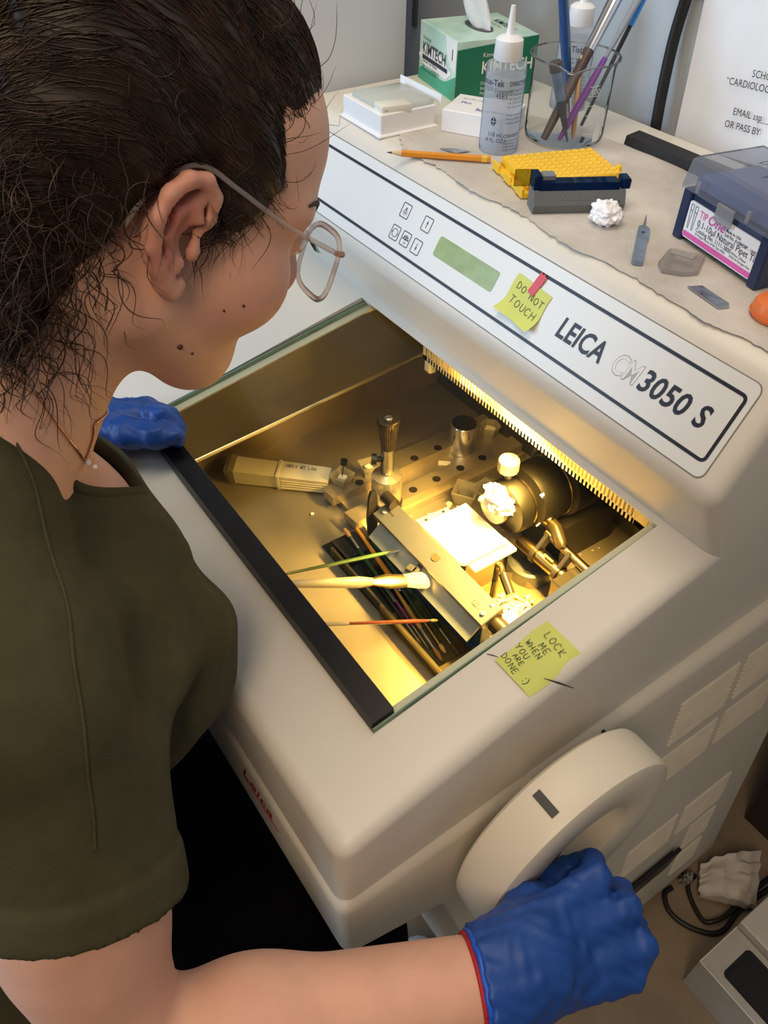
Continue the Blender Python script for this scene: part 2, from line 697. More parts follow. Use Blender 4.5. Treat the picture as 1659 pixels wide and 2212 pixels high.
# red script on the front of the body
b = B()
FMx = frame((-.1120, -.0832, .7130), (1, 0, 0), (0, 0, 1))
text_bm(b.bm, 'Leica', .0200, FMx, xs=1.05, shear=.35, bold=.004, lift=.0006)
b.box((-.075, -.0838, .7085), (.072, .0004, .0012))
b.obj('red_logo', mat('logo_red', (.50, .02, .04), .4), cryo, 0)

# ---- sliding window
M_glass = glassy('window_glass', (.95, .97, .93), .12)
M_gedge = mat('glass_edge', (.20, .30, .22), .15, var=.2)
b = B()
P4 = [(.0, gz(0)), (.334, gz(.334)), (.334, gz(.334) + .0055), (.0, gz(0) + .0055)]
b.prism([(y, z + .0006) for y, z in P4], lambda y, z, x: Vector((x, y, z)), -.509, -.002)
win = b.obj('sliding_window', M_glass, cryo, 0, 'clear glass window')
for x0, x1 in ((-.5096, -.5080), (-.0028, -.0016)):
    b = B()
    b.prism([(y, z + .0008) for y, z in P4], lambda y, z, x: Vector((x, y, z)), x0, x1)
    b.obj('glass_edge', M_gedge, win, 0)
b = B()
b.prism([(-.0005, gz(0) + .004), (.0235, gz(.0235) + .004), (.0222, gz(.0235) + .0125), (.001, gz(0) + .0125)], lambda y, z, x: Vector((x, y, z)), -.50, -.0045)
hdl = b.obj('window_handle', M_black, win, 30, 'long black grip strip')
b = B()
b.box((-.5105, .17, gz(.17) + .0035), (.0022, .35, .004), Matrix.Rotation(R(10.29), 4, 'X'))
b.obj('seal', M_black, cryo, 0)

# ---- chamber liner
zf = .66
b = B()
yA, yB = .018, .545
b.poly([(-.605, yA, zf), (-.008, yA, zf), (-.008, yB, zf), (-.605, yB, zf)])
lin = b.obj('chamber_floor', M_steel, cryo, 0, 'frosted steel chamber floor')
b = B()
rim = lambda y: .786 + .090 * (y - .07)
ys = [.018, .1, .2, .3, .4, .545]
for y0, y1 in zip(ys[:-1], ys[1:]):
    b.poly([(-.6045, y0, zf), (-.6045, y1, zf), (-.5965, y1, rim(y1)), (-.5965, y0, rim(y0))])
    b.poly([(-.5965, y0, rim(y0)), (-.5965, y1, rim(y1)), (-.514, y1, rim(y1)), (-.514, y0, rim(y0))])
b.obj('chamber_wall', mat('amber_lit_steel', (.50, .43, .32), .38, .75, var=.22, scale=7, bump=.10, bscale=12), cryo, 30)  # stainless wall, the lamp's amber light put into its colour
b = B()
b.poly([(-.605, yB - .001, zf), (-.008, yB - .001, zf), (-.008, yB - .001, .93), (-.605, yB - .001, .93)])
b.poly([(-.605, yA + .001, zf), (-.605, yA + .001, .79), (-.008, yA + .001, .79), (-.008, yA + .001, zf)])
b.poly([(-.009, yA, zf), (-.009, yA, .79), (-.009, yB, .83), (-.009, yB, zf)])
b.obj('chamber_back', M_shaded, cryo, 0)
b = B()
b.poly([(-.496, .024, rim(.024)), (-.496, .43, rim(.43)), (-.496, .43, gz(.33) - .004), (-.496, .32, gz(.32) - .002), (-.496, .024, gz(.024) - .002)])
b.obj('chamber_neck', M_shaded, cryo, 0)
b = B()
b.tube([(-.497, .03, rim(.03)), (-.497, .43, rim(.43))], .0035, 8)
b.obj('neck_rim', mat('bright_rim', (.75, .68, .5), .25, 1.), cryo)
b = B()
b.box((-.25, .0265, gz(.0265) - .012), (.49, .006, .022), Matrix.Rotation(R(10.29), 4, 'X'))
b.obj('front_lip', mat('lip_steel', (.35, .30, .22), .35, .8), cryo, 0)

# ---- chamber lamp behind a slotted cover
yl, z0, z1 = .360, .8795, .9130
xa, xb = -.4145, -.0290
b = B()
n = 64
dx = (xb - xa - .026) / n
b.box(((xa + xb) / 2, yl, z0 + .0035), (xb - xa, .004, .007))
b.box(((xa + xb) / 2, yl, z1 + .006), (xb - xa, .004, .014))
b.box((xa + .004, yl, (z0 + z1) / 2), (.008, .004, z1 - z0))
b.box((xb - .008, yl, (z0 + z1) / 2), (.016, .004, z1 - z0))
b.box(((xa + xb) / 2, yl + .016, z0 + .0015), (xb - xa, .034, .003))
for k in range(n + 1):
    b.box((xa + .008 + dx * k, yl, (z0 + z1) / 2), (dx * .52, .004, z1 - z0))
b.box((xa + .010, yl + .004, z0 - .008), (.014, .012, .018), bev=.003)
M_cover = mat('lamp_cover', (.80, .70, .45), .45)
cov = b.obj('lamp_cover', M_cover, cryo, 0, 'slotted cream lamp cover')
b = B()
b.cyl((-.335, yl - .0125, .9195), (-.09, yl - .0125, .9195), .0042)
b.obj('lamp_tube', emis('lamp_glow', (1., .58, .11), 34.), cov)
LAMP = area('chamber_lamp', (-.20, yl - .013, .9145), (-.215, .285, .66), .26, 9.5, (1.0, .56, .11), .012, spread=112)

# ---- hand wheel
WC = Vector((0, .133, .735))
M_wheel = mat('wheel_plastic', (.70, .64, .53), .42, var=.02, scale=10)
b = B()
prof = [(.03, .098), (.106, .098), (.1115, .1015), (.113, .107), (.113, .138), (.111, .1445), (.104, .148), (.062, .1465), (.0595, .145), (.058, .140), (.058, .122), (.02, .121)]
b.lathe(prof, WC, (1, 0, 0), 72)
b.cyl(WC + Vector((.066, 0, 0)), WC + Vector((.1, 0, 0)), .016)
wheel = b.obj('hand_wheel', M_wheel, cryo, 30, 'large cream hand wheel on the right side')
b = B()
gy, gz_2 = WC.y - .015, WC.z - .043
b.cyl((.119, gy, gz_2), (.212, gy, gz_2), .0128, seg=28)
b.cyl((.119, gy, gz_2), (.126, gy, gz_2), .019, seg=28)
b.obj('crank_grip', M_black, wheel)
b = B()
aw = R(113)
cw = WC + Vector((.122, .113 * math.cos(aw), .113 * math.sin(aw)))
b.box(cw, (.024, .008, .002), Matrix.Rotation(aw - PI / 2, 4, 'X'))
b.obj('index_mark', M_black, wheel, 0)
b = B()
b.sphere(WC + Vector((.1235, .03, .004)), .004)
b.obj('lock_pin', mat('brass', (.8, .65, .3), .3, 1.), wheel)
# ================================================================== things on top of the machine
TT = ZT + .0012            # surface of the paper towel
M_white = mat('white_card', (.84, .85, .87), .5, var=.02)
M_paper = mat('paper_white', (.86, .87, .90), .7, var=.02)
M_txt = mat('print_dark', (.03, .035, .06), .6)
M_txtw = mat('print_white', (.85, .87, .86), .5)
M_frost = glassy('frosted_lid', (.86, .90, .90), .10, .15, .55, (.78, .82, .78))
M_clear = glassy('clear_plastic', (.93, .95, .96), .12, .05, .22, (.80, .84, .90))

# ---- absorbent paper sheet
NX, NY = 220, 30
b = B()
grid = []
for i in range(NX + 1):
    row = []
    x = -.545 + .60 * i / NX
    for j in range(NY + 1):
        fr = j / NY
        y0 = .355 + .003 * math.sin(x * 41) + .005 * mnoise.noise((x * 30, 1.7, 0)) + .0030 * mnoise.noise((x * 150, 4, 0)) + (.05 * max(0, (-.47 - x) / .075))
        y1 = .588 + .012 * mnoise.noise((x * 12, 9, 0)) - .05 * max(0, (-.42 - x) / .12)
        y = y0 + (y1 - y0) * fr
        z = ZT + .0009 + .0007 * mnoise.noise((x * 22, y * 22, 3)) + (.0022 * max(0, mnoise.noise((x * 45, 2, y * 10))) if j < 2 else 0)
        row.append(b.bm.verts.new((x, y, max(z, ZT + .0002))))
    grid.append(row)
for i in range(NX):
    for j in range(NY):
        b.bm.faces.new((grid[i][j], grid[i + 1][j], grid[i + 1][j + 1], grid[i][j + 1]))
M_towel = mat('paper_towel', (.50, .465, .42), .85, var=.12, scale=14, bump=.4, bscale=350, col2=(.60, .57, .53))
tag(b.obj('paper_towel', M_towel, None, 60), 'torn beige paper towel spread over the flat top of the machine', 'paper towel')

# ---- tissue box
A_ = Vector((-.5718, .509, ZT))
du = Vector((.978, -.208, 0))       # along the short front, left to right
dv = Vector((.208, .978, 0))
bw, bd, bh = .111, .115, .070
KB = A_ - du * bw
t = thing('tissue_box', 'green and white printed box of lab wipes with one tissue standing out', 'tissue box', KB + (du * bw + dv * bd) / 2)
M_green = mat('box_green', (.006, .17, .085), .4, var=.04)
M_mint = mat('box_mint', (.42, .70, .60), .4, var=.18, scale=14, col2=(.60, .78, .72))
b = B()
X = frame(KB, du, dv)
b.box(X @ Vector((bw / 2, bd / 2, bh / 2)), (bw, bd, bh), X.to_3x3().to_4x4(), .0008, 1)
box = b.obj('carton', M_mint, t, 0)
b = B()
FF = frame(KB - dv * .0006, du, (0, 0, 1))
RF = frame(KB + du * (bw + .0006), dv, (0, 0, 1))
TF = frame(KB + Vector((0, 0, bh + .0006)), du, dv)
b.poly([RF @ Vector(p) for p in ((0, 0, 0), (bd, 0, 0), (bd, bh * .80, 0), (0, bh * .80, 0))])
b.poly([RF @ Vector(p) for p in ((0, bh * .80, 0), (bd, bh * .80, 0), (bd, bh * .99, 0), (0, bh * .86, 0))])
b.obj('green_side', M_green, box, 0, 'dark green printed side')
b = B()
pts = [(0, 0)] + [(bw * k / 10, .012 + .006 * math.sin(k * .7) + .014 * k / 10) for k in range(11)] + [(bw, 0)]
b.poly([FF @ Vector((x, y, 0)) for x, y in pts])
b.obj('green_base_band', mat('box_green_mid', (.05, .38, .24), .4), box, 0)
b = B()
c_ = [(bw, .070), (bw, .034)] + [(bw - .030 * math.sin(R(a)), .064 - .030 * math.cos(R(a))) for a in (10, 30, 50, 70, 90)] + [(bw - .033, .070)]
b.poly([FF @ Vector((x, min(y, .0698), .0002)) for x, y in c_])
b.poly([FF @ Vector((x, y, .0002)) for x, y in ((.0, .030), (.02, .018), (.085, .020), (.10, .03), (.07, .042), (.02, .046))])
b.obj('white_print', M_txtw, box, 0)
texts('front_print', [
    ('KIMTECH', .0135, FF @ Matrix.Translation((.012, .0345, 0)), dict(xs=.86, bold=.01, lift=.0005)),
    ('Kimwipes', .0042, FF @ Matrix.Translation((.013, .051, 0)), dict(lift=.0005)),
    ('Delicate Task Wipers', .0036, FF @ Matrix.Translation((.013, .024, 0)), dict(lift=.0005)),
    ('Essuie-tout pour taches delicates', .0028, FF @ Matrix.Translation((.013, .019, 0)), dict(lift=.0005)),
    ('Panos para tareas delicadas', .0028, FF @ Matrix.Translation((.013, .014, 0)), dict(lift=.0005)),
    ('1', .013, FF @ Matrix.Translation((.095, .046, 0)), dict(lift=.0005)),
], M_txt, box)
b = B()
b.poly([FF @ Vector((x, y, .0004)) for x, y in ((.012, .0275), (.088, .0275), (.088, .0325), (.012, .0325))])
b.obj('black_bar', M_txt, box, 0)
texts('side_print', [
    ('Kimwipes', .0052, RF @ Matrix.Translation((.036, .050, 0)), dict(lift=.0006)),
    ('KIMTECH', .0145, RF @ Matrix.Translation((.035, .031, 0)), dict(xs=.86, bold=.014, lift=.0006)),
    ('Delicate Task Wipers', .0038, RF @ Matrix.Translation((.036, .018, 0)), dict(lift=.0006)),
    ('Essuie-tout', .0036, RF @ Matrix.Translation((.036, .012, 0)), dict(lift=.0006)),
    ('Panos delicados', .0036, RF @ Matrix.Translation((.036, .006, 0)), dict(lift=.0006)),
    ('SCIENCE', .004, RF @ Matrix.Translation((.075, .025, 0)), dict(lift=.0006)),
], M_txtw, box)
texts('top_print', [
    ('KIMTECH', .010, TF @ Matrix.Translation((.035, .088, 0)), dict(xs=.86, bold=.01, lift=.0005)),
    ('Delicate Task Wipers', .003, TF @ Matrix.Translation((.035, .080, 0)), dict(lift=.0005)),
], M_txt, box)
b = B()
P = [TF @ Vector((bw * .50 + .030 * math.cos(2 * PI * k / 24), bd * .50 + .014 * math.sin(2 * PI * k / 24), .0003)) for k in range(24)]
b.poly(P)
b.obj('opening', mat('dark_opening', (.10, .11, .12), .8), box, 0)
b = B()
rs = []
for k in range(9):
    f = k / 8
    ring_ = []
    for a in range(20):
        th = 2 * PI * a / 20
        rx, ry = .022 * (1 - f * .42), .006 + .006 * math.sin(f * PI)
        wob = 1 + .35 * math.sin(3 * th + f * 4)
        ring_.append(TF @ Vector((bw * .50 - .006 * f + rx * wob * math.cos(th), bd * .50 + ry * wob * math.sin(th) - .01 * f, f * .062 + .010 * f * math.cos(2 * th))))
    rs.append(ring_)
b.rings(rs, cap=False)
b.obj('tissue', M_paper, t, 60, 'white tissue standing out of the box')


# ---- dropper bottles
def bottle(loc, face, label, mirror=False):
    t = thing('dropper_bottle', label, 'bottle', loc, group='clear dropper bottles of embedding compound')
    r = .0222
    b = B()
    b.lathe([(.0, .0004), (r * .95, .0004), (r, .003), (r, .085), (r * .97, .0895), (r * .62, .0935), (r * .60, .095)], loc, seg=40)
    body = b.obj('bottle_body', M_bottle, t)
    b = B()
    b.lathe([(.0, .0018), (r * .92, .002), (r * .955, .004), (r * .955, .078), (0, .078)], loc, seg=36)
    b.obj('liquid', glassy('clear_gel', (.93, .95, .97), .02, .1, .30, (.80, .85, .92)), body)
    b = B()
    b.lathe([(r * .66, .0935), (r * .70, .095), (r * .66, .113), (r * .48, .116), (r * .22, .1175), (r * .20, .119), (r * .11, .1440), (r * .06, .1443)], loc, seg=36)
    b.obj('nozzle_cap', mat('cap_translucent', (.80, .81, .84), .4, sss=.0), t)
    L = Vector(loc)

    def wrap(u0, v0):
        def f(x, y):
            a = face + (u0 + x) / r
            return L + Vector(((r + .0003) * math.cos(a), (r + .0003) * math.sin(a), v0 + y))
        return f
    I = Matrix.Identity(4)
    if not mirror:
        items = [('Tissue-Tek', .0062, -.034, .0720, .012), ('4583', .0055, -.0085, .0600, .0), ('O.C.T. Compound', .0036, -.024, .066, 0),
                 ('118 mL', .0048, -.0135, .0200, 0), ('(4 FL. OZ.)', .0044, -.0165, .0140, 0), ('DIRECTIONS:', .0042, .0055, .0730, .012), ('CONTENTS', .0034, .0045, .0195, .012)]
        for k in range(5):
            items.append(('Use Tissue-Tek O.C.T. Compound', .0022, .0055, .0675 - .0042 * k, 0))
        for k in range(3):
            items.append(('Freeze to desired temperature', .0022, .0055, .0425 - .0042 * k, 0))
        for k in range(4):
            items.append(('10.24% w/w polyvinyl alcohol', .0020, .0045, .0155 - .0034 * k, 0))
    else:
        items = [('Tissue-Tek', .0068, -.006, .0690, .012), ('O.C.T.', .0056, -.013, .0570, 0), ('Compound', .0056, -.013, .0490, 0)]
        for k in range(7):
            items.append(('embedding medium for frozen', .0022, -.013, .040 - .0045 * k, 0))
    bb = B()
    for s_, sz, u0, v0, bo in items:
        text_bm(bb.bm, s_, sz, I, bold=bo, xs=.85, wrap=wrap(u0, v0))
    bb.obj('label_print', M_txtb, body, 0)
    # printed emblem
    bb = B()
    u0, v0 = (-.008, .036) if not mirror else (-.0115, .0715)
    wf = wrap(u0, v0)
    if mirror:
        for k in range(5):
            a = 2 * PI * k / 5 + .3
            bb.poly([wf(.0012 * math.cos(a), .0012 * math.sin(a)), wf(.0036 * math.cos(a - .4), .0036 * math.sin(a - .4)), wf(.0046 * math.cos(a), .0046 * math.sin(a)), wf(.0036 * math.cos(a + .4), .0036 * math.sin(a + .4))])
    else:
        for sx in (-1, 1):
            for sy in (-1, 1):
                bb.poly([wf(sx * .0005, sy * .0005), wf(sx * .0036, sy * .0005), wf(sx * .0005, sy * .0052)])
    bb.obj('emblem', M_txtb, body, 0)
    return t


M_txtb = mat('print_blueblack', (.03, .04, .10), .5)
M_bottle = glassy('bottle_plastic', (.96, .97, .99), .06, .10, .30, (.86, .89, .94))
bottle((-.4185, .4525, TT), R(-43), 'clear dropper bottle standing in front of the tissue box, its directions facing out')
bottle((-.4830, .6235, ZT), R(-45), 'clear dropper bottle behind the glass beaker, with a flower emblem', True)

# ---- glass beaker and what stands in it
BC = Vector((-.4060, .5430, TT))
br = .0462
t = thing('beaker', 'glass beaker with a pouring lip holding brushes and tweezers', 'beaker', BC)
M_bglass = glassy('beaker_glass', (.97, .985, .985), .06, .01, .06, (.85, .88, .9))
b = B()
SEG = 56
spout = R(-47)


def bring(r, z, k=0.):
    out = []
    for i in range(SEG):
        a = 2 * PI * i / SEG
        d = (a - spout + PI) % (2 * PI) - PI
        g = math.exp(-(d / .22) ** 2) * k
        out.append(BC + Vector(((r + .009 * g) * math.cos(a), (r + .009 * g) * math.sin(a), z - .004 * g)))
    return out


b.rings([bring(.004, .0010), bring(br - .006, .0006), bring(br - .001, .004), bring(br, .010), bring(br, .070), bring(br + .0005, .080, .4), bring(br + .003, .0875, 1), bring(br + .0045, .0885, 1), bring(br + .0035, .0892, 1), bring(br - .0005, .0875, .95)], cap=False)
bk = b.obj('beaker_wall', M_bglass, t, 60)
b = B()
b.tube(bring(br + .0038, .0885, 1) + [bring(br + .0038, .0885, 1)[0]], .0011, 6, cap=False)
b.obj('rim', glassy('rim_glass', (.80, .84, .84), .35, .03, .15, (.85, .88, .88)), bk, 60)
bb = B()
fa = R(-20)
for k in range(6):
    z = .018 + .010 * k
    for i in range(4):
        a0, a1 = fa + .07 * i, fa + .07 * (i + 1)
        bb.poly([BC + Vector(((br + .0003) * math.cos(a), (br + .0003) * math.sin(a), zz)) for a, zz in ((a0, z), (a1, z), (a1, z + .0007), (a0, z + .0007))])


def bwrap(u0, v0):
    return lambda x, y: BC + Vector(((br + .0004) * math.cos(fa - .1 + (u0 + x) / br), (br + .0004) * math.sin(fa - .1 + (u0 + x) / br), v0 + y))


text_bm(bb.bm, '100', .006, Matrix.Identity(4), wrap=bwrap(.006, .060))
text_bm(bb.bm, '50', .006, Matrix.Identity(4), wrap=bwrap(.006, .030))
an = R(5)
bb.poly([BC + Vector(((br + .0003) * math.cos(an + da), (br + .0003) * math.sin(an + da), z)) for da, z in ((-.10, .008), (.13, .008), (.17, .022), (.10, .040), (-.02, .036), (-.10, .02))])
bb.obj('white_graduation', mat('beaker_white', (.75, .78, .80), .6), bk, 0)


def stick(name, label, cat, p0, p1, parts):
    """parts: (part name, material, t0, t1, radii, flat)"""
    t = thing(name, label, cat, p0, group='tools standing in the beaker')
    p0, p1 = Vector(p0), Vector(p1)
    for nm, m, f0, f1, rr, fl in parts:
        b = B()
        k = len(rr)
        pts = [p0.lerp(p1, f0 + (f1 - f0) * i / (k - 1)) for i in range(k)]
        b.tube(pts, list(rr), 14, fl, up=(.72, -.66, .2))
        b.obj(nm, m, t)
    return t


def pb(x, y, z):
    return BC + Vector((x, y, z))


M_ferr = mat('ferrule_silver', (.75, .75, .78), .22, 1., var=.1)
M_brown = mat('handle_brown', (.10, .065, .06), .45, var=.25, scale=60)
M_blueh = mat('handle_blue', (.015, .06, .20), .25, coat=.6)
M_purp = mat('handle_purple', (.20, .055, .33), .4)
M_blk = mat('handle_black', (.02, .016, .018), .4)
stick('flat_paint_brush', 'thick brush in the beaker with a broad silver ferrule and brown handle', 'paint brush', pb(.004, -.035, .0055), pb(-.012, .085, .175),
      [('handle', M_brown, 0, .50, (.0055, .0068, .0078, .0078, .0082), .75), ('ferrule', M_ferr, .49, .93, (.0090, .0102, .0115, .0120), .7), ('bristles', mat('bristle_pale', (.7, .62, .45), .8), .92, 1.05, (.0100, .011, .009), .6)])
stick('purple_brush', 'purple handled brush leaning beside the thick brush in the beaker', 'paint brush', pb(.016, -.022, .0055), pb(.012, .07, .135),
      [('handle', M_purp, 0, .60, (.0046, .0074, .0084, .0078, .0060), .5), ('tip', glassy('clear_tip', (.8, .8, .85), .2, .05, .3), .60, 1.1, (.0042, .007, .009), .5)])
stick('blue_brush', 'glossy dark blue brush handle standing upright in the beaker', 'paint brush', pb(.001, .010, .0055), pb(-.038, -.004, .165),
      [('ferrule', M_ferr, 0, .22, (.0022, .003, .0034), 1), ('handle', M_blueh, .22, 1., (.0036, .0052, .0062, .0058, .0045), 1)])
t_ = stick('taped_brush', 'thin dark brush in the beaker with bright blue tape near its top', 'paint brush', pb(-.004, .033, .0055), pb(.004, .092, .140),
           [('handle', M_blk, 0, 1, (.0018, .0022, .0026, .0024), 1)])
b = B()
b.tube([pb(.0025, .078, .108), pb(.0046, .097, .150)], [.0075, .0085], 12, .4, up=(.72, -.66, .2))
b.obj('blue_tape', mat('tape_blue', (.02, .25, .72), .4), t_)
stick('bamboo_brush', 'small tan wooden brush standing bristle end down in the beaker', 'paint brush', pb(.020, -.004, .0048), pb(-.004, .014, .085),
      [('bristles', mat('bristle_tan', (.42, .24, .11), .8), 0, .28, (.0024, .0048, .0046), .6), ('handle', mat('wood_tan', (.50, .33, .16), .35, coat=.4), .27, 1., (.0040, .0046, .0036, .0026), .8)])
t = thing('tweezers', 'blue grey curved tweezers standing point down against the beaker wall', 'tweezers', pb(.03, -.022, .004), group='tools standing in the beaker')
p0, p1 = pb(.0250, -.0175, .0050), pb(-.0030, -.0285, .0860)
ax = (p1 - p0).normalized()
M_tw = mat('tweezer_steel', (.12, .18, .28), .45, .3, var=.25, scale=80)
b = B()
b.tube([p0.lerp(p1, f) for f in (0, .15, .35, .48, .52)], [.0010, .0030, .0054, .0070, .0076], 12, .7, up=(.72, -.66, .1))
tip = b.obj('ribbed_tip', mat('tweezer_dark', (.10, .10, .11), .45, .6), t)
b = B()
for k in range(12):
    f = .16 + .030 * k
    r = .0027 + .0047 * (f - .12) / .4
    b.tube([p0.lerp(p1, f), p0.lerp(p1, f + .010)], [r + .0009] * 2, 12, .72, up=(.72, -.66, .1))
b.obj('grip_ribs', mat('tweezer_rib', (.07, .07, .075), .5, .4), tip)
b = B()
b.tube([p0.lerp(p1, f) for f in (.52, .7, .88)], [.0082, .0088, .0088], 12, .7, up=(.72, -.66, .1))
b.obj('blades', M_tw, t)
b = B()
b.tube([p0.lerp(p1, f) for f in (.86, .90, .97, 1.0)], [.0090, .0098, .0095, .0066], 14, .8, up=(.72, -.66, .1))
b.obj('end_cap', mat('cap_greyblack', (.07, .065, .065), .6), t)

# ---- slide boxes
t = thing('slide_box', 'flat white box with a milky clear lid, left of the bottles', 'slide box', (-.557, .400, ZT), group='white slide boxes')
b = B()
X = Matrix.Rotation(R(-2), 4, 'Z')
b.box((-.560, .397, ZT + .0015), (.094, .084, .003), X, .001, 1)
b.box((-.560, .398, ZT + .013), (.086, .078, .024), X, .001, 1)
b.obj('base', M_white, t)
b = B()
b.box((-.557, .401, ZT + .0275), (.074, .072, .007), X, .003, 2)
b.obj('lid', M_frost, t, label='milky clear plastic lid')
b = B()
b.box((-.531, .383, ZT + .0265), (.024, .040, .012), Matrix.Rotation(R(-10), 4, 'Z'), .003, 2)
b.obj('lid_corner', mat('lid_milky', (.72, .72, .64), .35), t)
b = B()
b.box((-.556, .442, ZT + .031), (.088, .0012, .010), X)
b.obj('lid_flap', M_white, t)
F_ = Vector((-.4965, .430, TT))
su = Vector((.85, .527, 0))
sv = Vector((-.527, .85, 0))
X = frame(F_, su, sv)
t = thing('slide_box', 'flat white box with blue print, half hidden by the front dropper bottle', 'slide box', F_ + su * .04 + sv * .03, group='white slide boxes')
b = B()
b.box(X @ Vector((.042, .031, .0125)), (.084, .062, .025), X.to_3x3().to_4x4(), .0008, 1)
bx2 = b.obj('carton', M_white, t)
X2 = frame(F_ + Vector((0, 0, .0254)), su, sv)
texts('blue_print', [('Superfrost', .0070, X2 @ Matrix.Translation((.036, .012, 0)), dict(xs=.9, bold=.008)), ('Plus', .0058, X2 @ Matrix.Translation((.012, .030, 0)), dict()), ('25 x 75 x 1.0 mm', .0032, X2 @ Matrix.Translation((.010, .045, 0)), dict())],
      mat('print_blue', (.03, .06, .35), .5), bx2)

# ---- pencil
p0, p1 = Vector((-.4674, .3310, ZT + .0050)), Vector((-.3890, .4170, TT + .0042))
d = (p1 - p0).normalized()
t = thing('pencil', 'orange wooden pencil with a sharpened point over the machine edge', 'pencil', p0)
b = B()
b.tube([p0 + d * .0165, p1], .0037, 6)
b.obj('shaft', mat('pencil_orange', (.72, .27, .02), .35, var=.05), t, 0)
b = B()
b.tube([p0 + d * .0055, p0 + d * .0170], [.0013, .0036], 12)
b.obj('sharpened_wood', mat('pencil_wood', (.68, .48, .28), .7), t)
b = B()
b.tube([p0, p0 + d * .006], [.0003, .0014], 10)
b.obj('lead', mat('graphite', (.04, .04, .045), .4), t)
b = B()
b.tube([p1 - d * .010, p1 - d * .004], .0040, 6)
b.obj('yellow_band', mat('pencil_yellow', (.78, .50, .05), .4), t, 0)

# ---- yellow tube rack
P0 = Vector((-.3735, .4085, TT))
ru = Vector((.32, .947, 0))
rv = Vector((.947, -.32, 0))
X = frame(P0, rv, ru)
t = thing('tube_rack', 'bright yellow well rack behind the grey blade dispenser', 'tube rack', P0 + ru * .059 + rv * .04)
M_yel = mat('rack_yellow', (.86, .52, .02), .4, var=.04)
b = B()
b.box(X @ Vector((.040, .059, .0035)), (.083, .119, .007), X.to_3x3().to_4x4(), .003, 2)
b.box(X @ Vector((.040, .060, .0095)), (.074, .108, .012), X.to_3x3().to_4x4(), .002, 2)
b.box(X @ Vector((.066, .114, .014)), (.008, .004, .012), X.to_3x3().to_4x4(), .001, 1)
for k in range(3):
    b.box(X @ Vector((.008 + .032 * k, -.0005, .0060)), (.018, .003, .010), X.to_3x3().to_4x4(), .001, 1)
rk = b.obj('rack_body', M_yel, t)
b = B()
for i in range(8):
    for j in range(12):
        c = X @ Vector((.0400 + (i - 3.5) * .0090, .060 + (j - 5.5) * .0088, .0155))
        b.lathe([(.0042, 0), (.0042, .0004), (.0030, .0008), (.0022, -.0002), (0, -.0010)], c, seg=10)
b.obj('well_tops', mat('rack_yellow_light', (.90, .60, .06), .35), rk)

# ---- blade dispenser
D0 = Vector((-.2875, .3800, TT))
d1 = (Vector((-.2260, .4560, 0)) - Vector((-.2710, .3760, 0))).normalized()
d2 = Vector((d1.y, -d1.x, 0))
X = frame(D0, d2, d1)
t = thing('blade_dispenser', 'grey blade dispenser with a see-through blue slide, in front of the yellow rack', 'blade dispenser', D0 + d1 * .045 + d2 * .01)
M_gr = mat('dispenser_grey', (.13, .145, .15), .5, var=.06)
b = B()
b.prism([(0, .0), (.024, .0), (.027, .009), (.022, .021), (.002, .021)], lambda a, c, s: X @ Vector((a, s, c)), .0, .093)
gb = b.obj('grey_body', M_gr, t, 20)
b = B()
b.box(X @ Vector((.0225, .079, .0075)), (.0075, .016, .010), X.to_3x3().to_4x4())
b.obj('slot', M_black, gb, 0)
GF = frame(X @ Vector((.0272, .018, .0095)), d1, (X.to_3x3() @ Vector((-.005, 0, .012))))
texts('moulded_lettering', [('Accu-Edge', .0048, GF @ Matrix.Translation((.008, .0050, 0)), dict(lift=.0005)), ('Low Profile', .0030, GF @ Matrix.Translation((.016, .0012, 0)), dict(lift=.0005))], mat('moulded_grey', (.19, .205, .21), .4), gb)
M_bl = glassy('blue_clear', (.05, .14, .36), .14, .06, .25, (.02, .09, .30))
b = B()
b.box(X @ Vector((.012, .046, .0245)), (.016, .082, .008), X.to_3x3().to_4x4(), .001, 1)
b.obj('blue_slide', M_bl, t)
b = B()
b.box(X @ Vector((.008, .004, .0275)), (.020, .008, .014), X.to_3x3().to_4x4(), .001, 1)
b.obj('end_block', M_bl, t)
b = B()
b.box(X @ Vector((.010, .094, .0255)), (.016, .009, .010), X.to_3x3().to_4x4(), .001, 1)
b.obj('end_block', M_bl, t)
b = B()
b.box(X @ Vector((.006, .016, .0305)), (.012, .014, .006), X.to_3x3().to_4x4(), .001, 1)
b.obj('thumb_slide', mat('thumb_grey', (.20, .23, .26), .5), t)
b = B()
b.box(X @ Vector((.001, -.008, .027)), (.0015, .017, .017), X.to_3x3().to_4x4(), .0005, 1)
b.obj('clear_tab', glassy('smoked_tab', (.55, .55, .30), .2, .05), t)


# ---- crumpled tissue
def crumple(name, c, r, m, label, cat, seed=1, squash=.8, amp=.35):
    bm = bmesh.new()
    bmesh.ops.create_icosphere(bm, subdivisions=4, radius=1)
    for v in bm.verts:
        p = v.co.copy()
        n = 1 + amp * (abs(mnoise.noise(p * 2.2 + Vector((seed, 0, 0)))) * 2 - .5) + amp * .5 * mnoise.noise(p * 5 + Vector((0, seed, 0)))
        q = p * n * r
        q.z = max(q.z * squash, -r * squash * .85)
        v.co = q + Vector(c) + Vector((0, 0, r * squash * .85))
    me = bpy.data.meshes.new(name)
    bm.to_mesh(me)
    bm.free()
    return tag(link_mesh(name, me, m, None, 28), label, cat)


crumple('crumpled_tissue', (-.2125, .4150, TT), .0155, M_paper, 'small crumpled white tissue in front of the blade dispenser', 'tissue', 4, .75, .24)

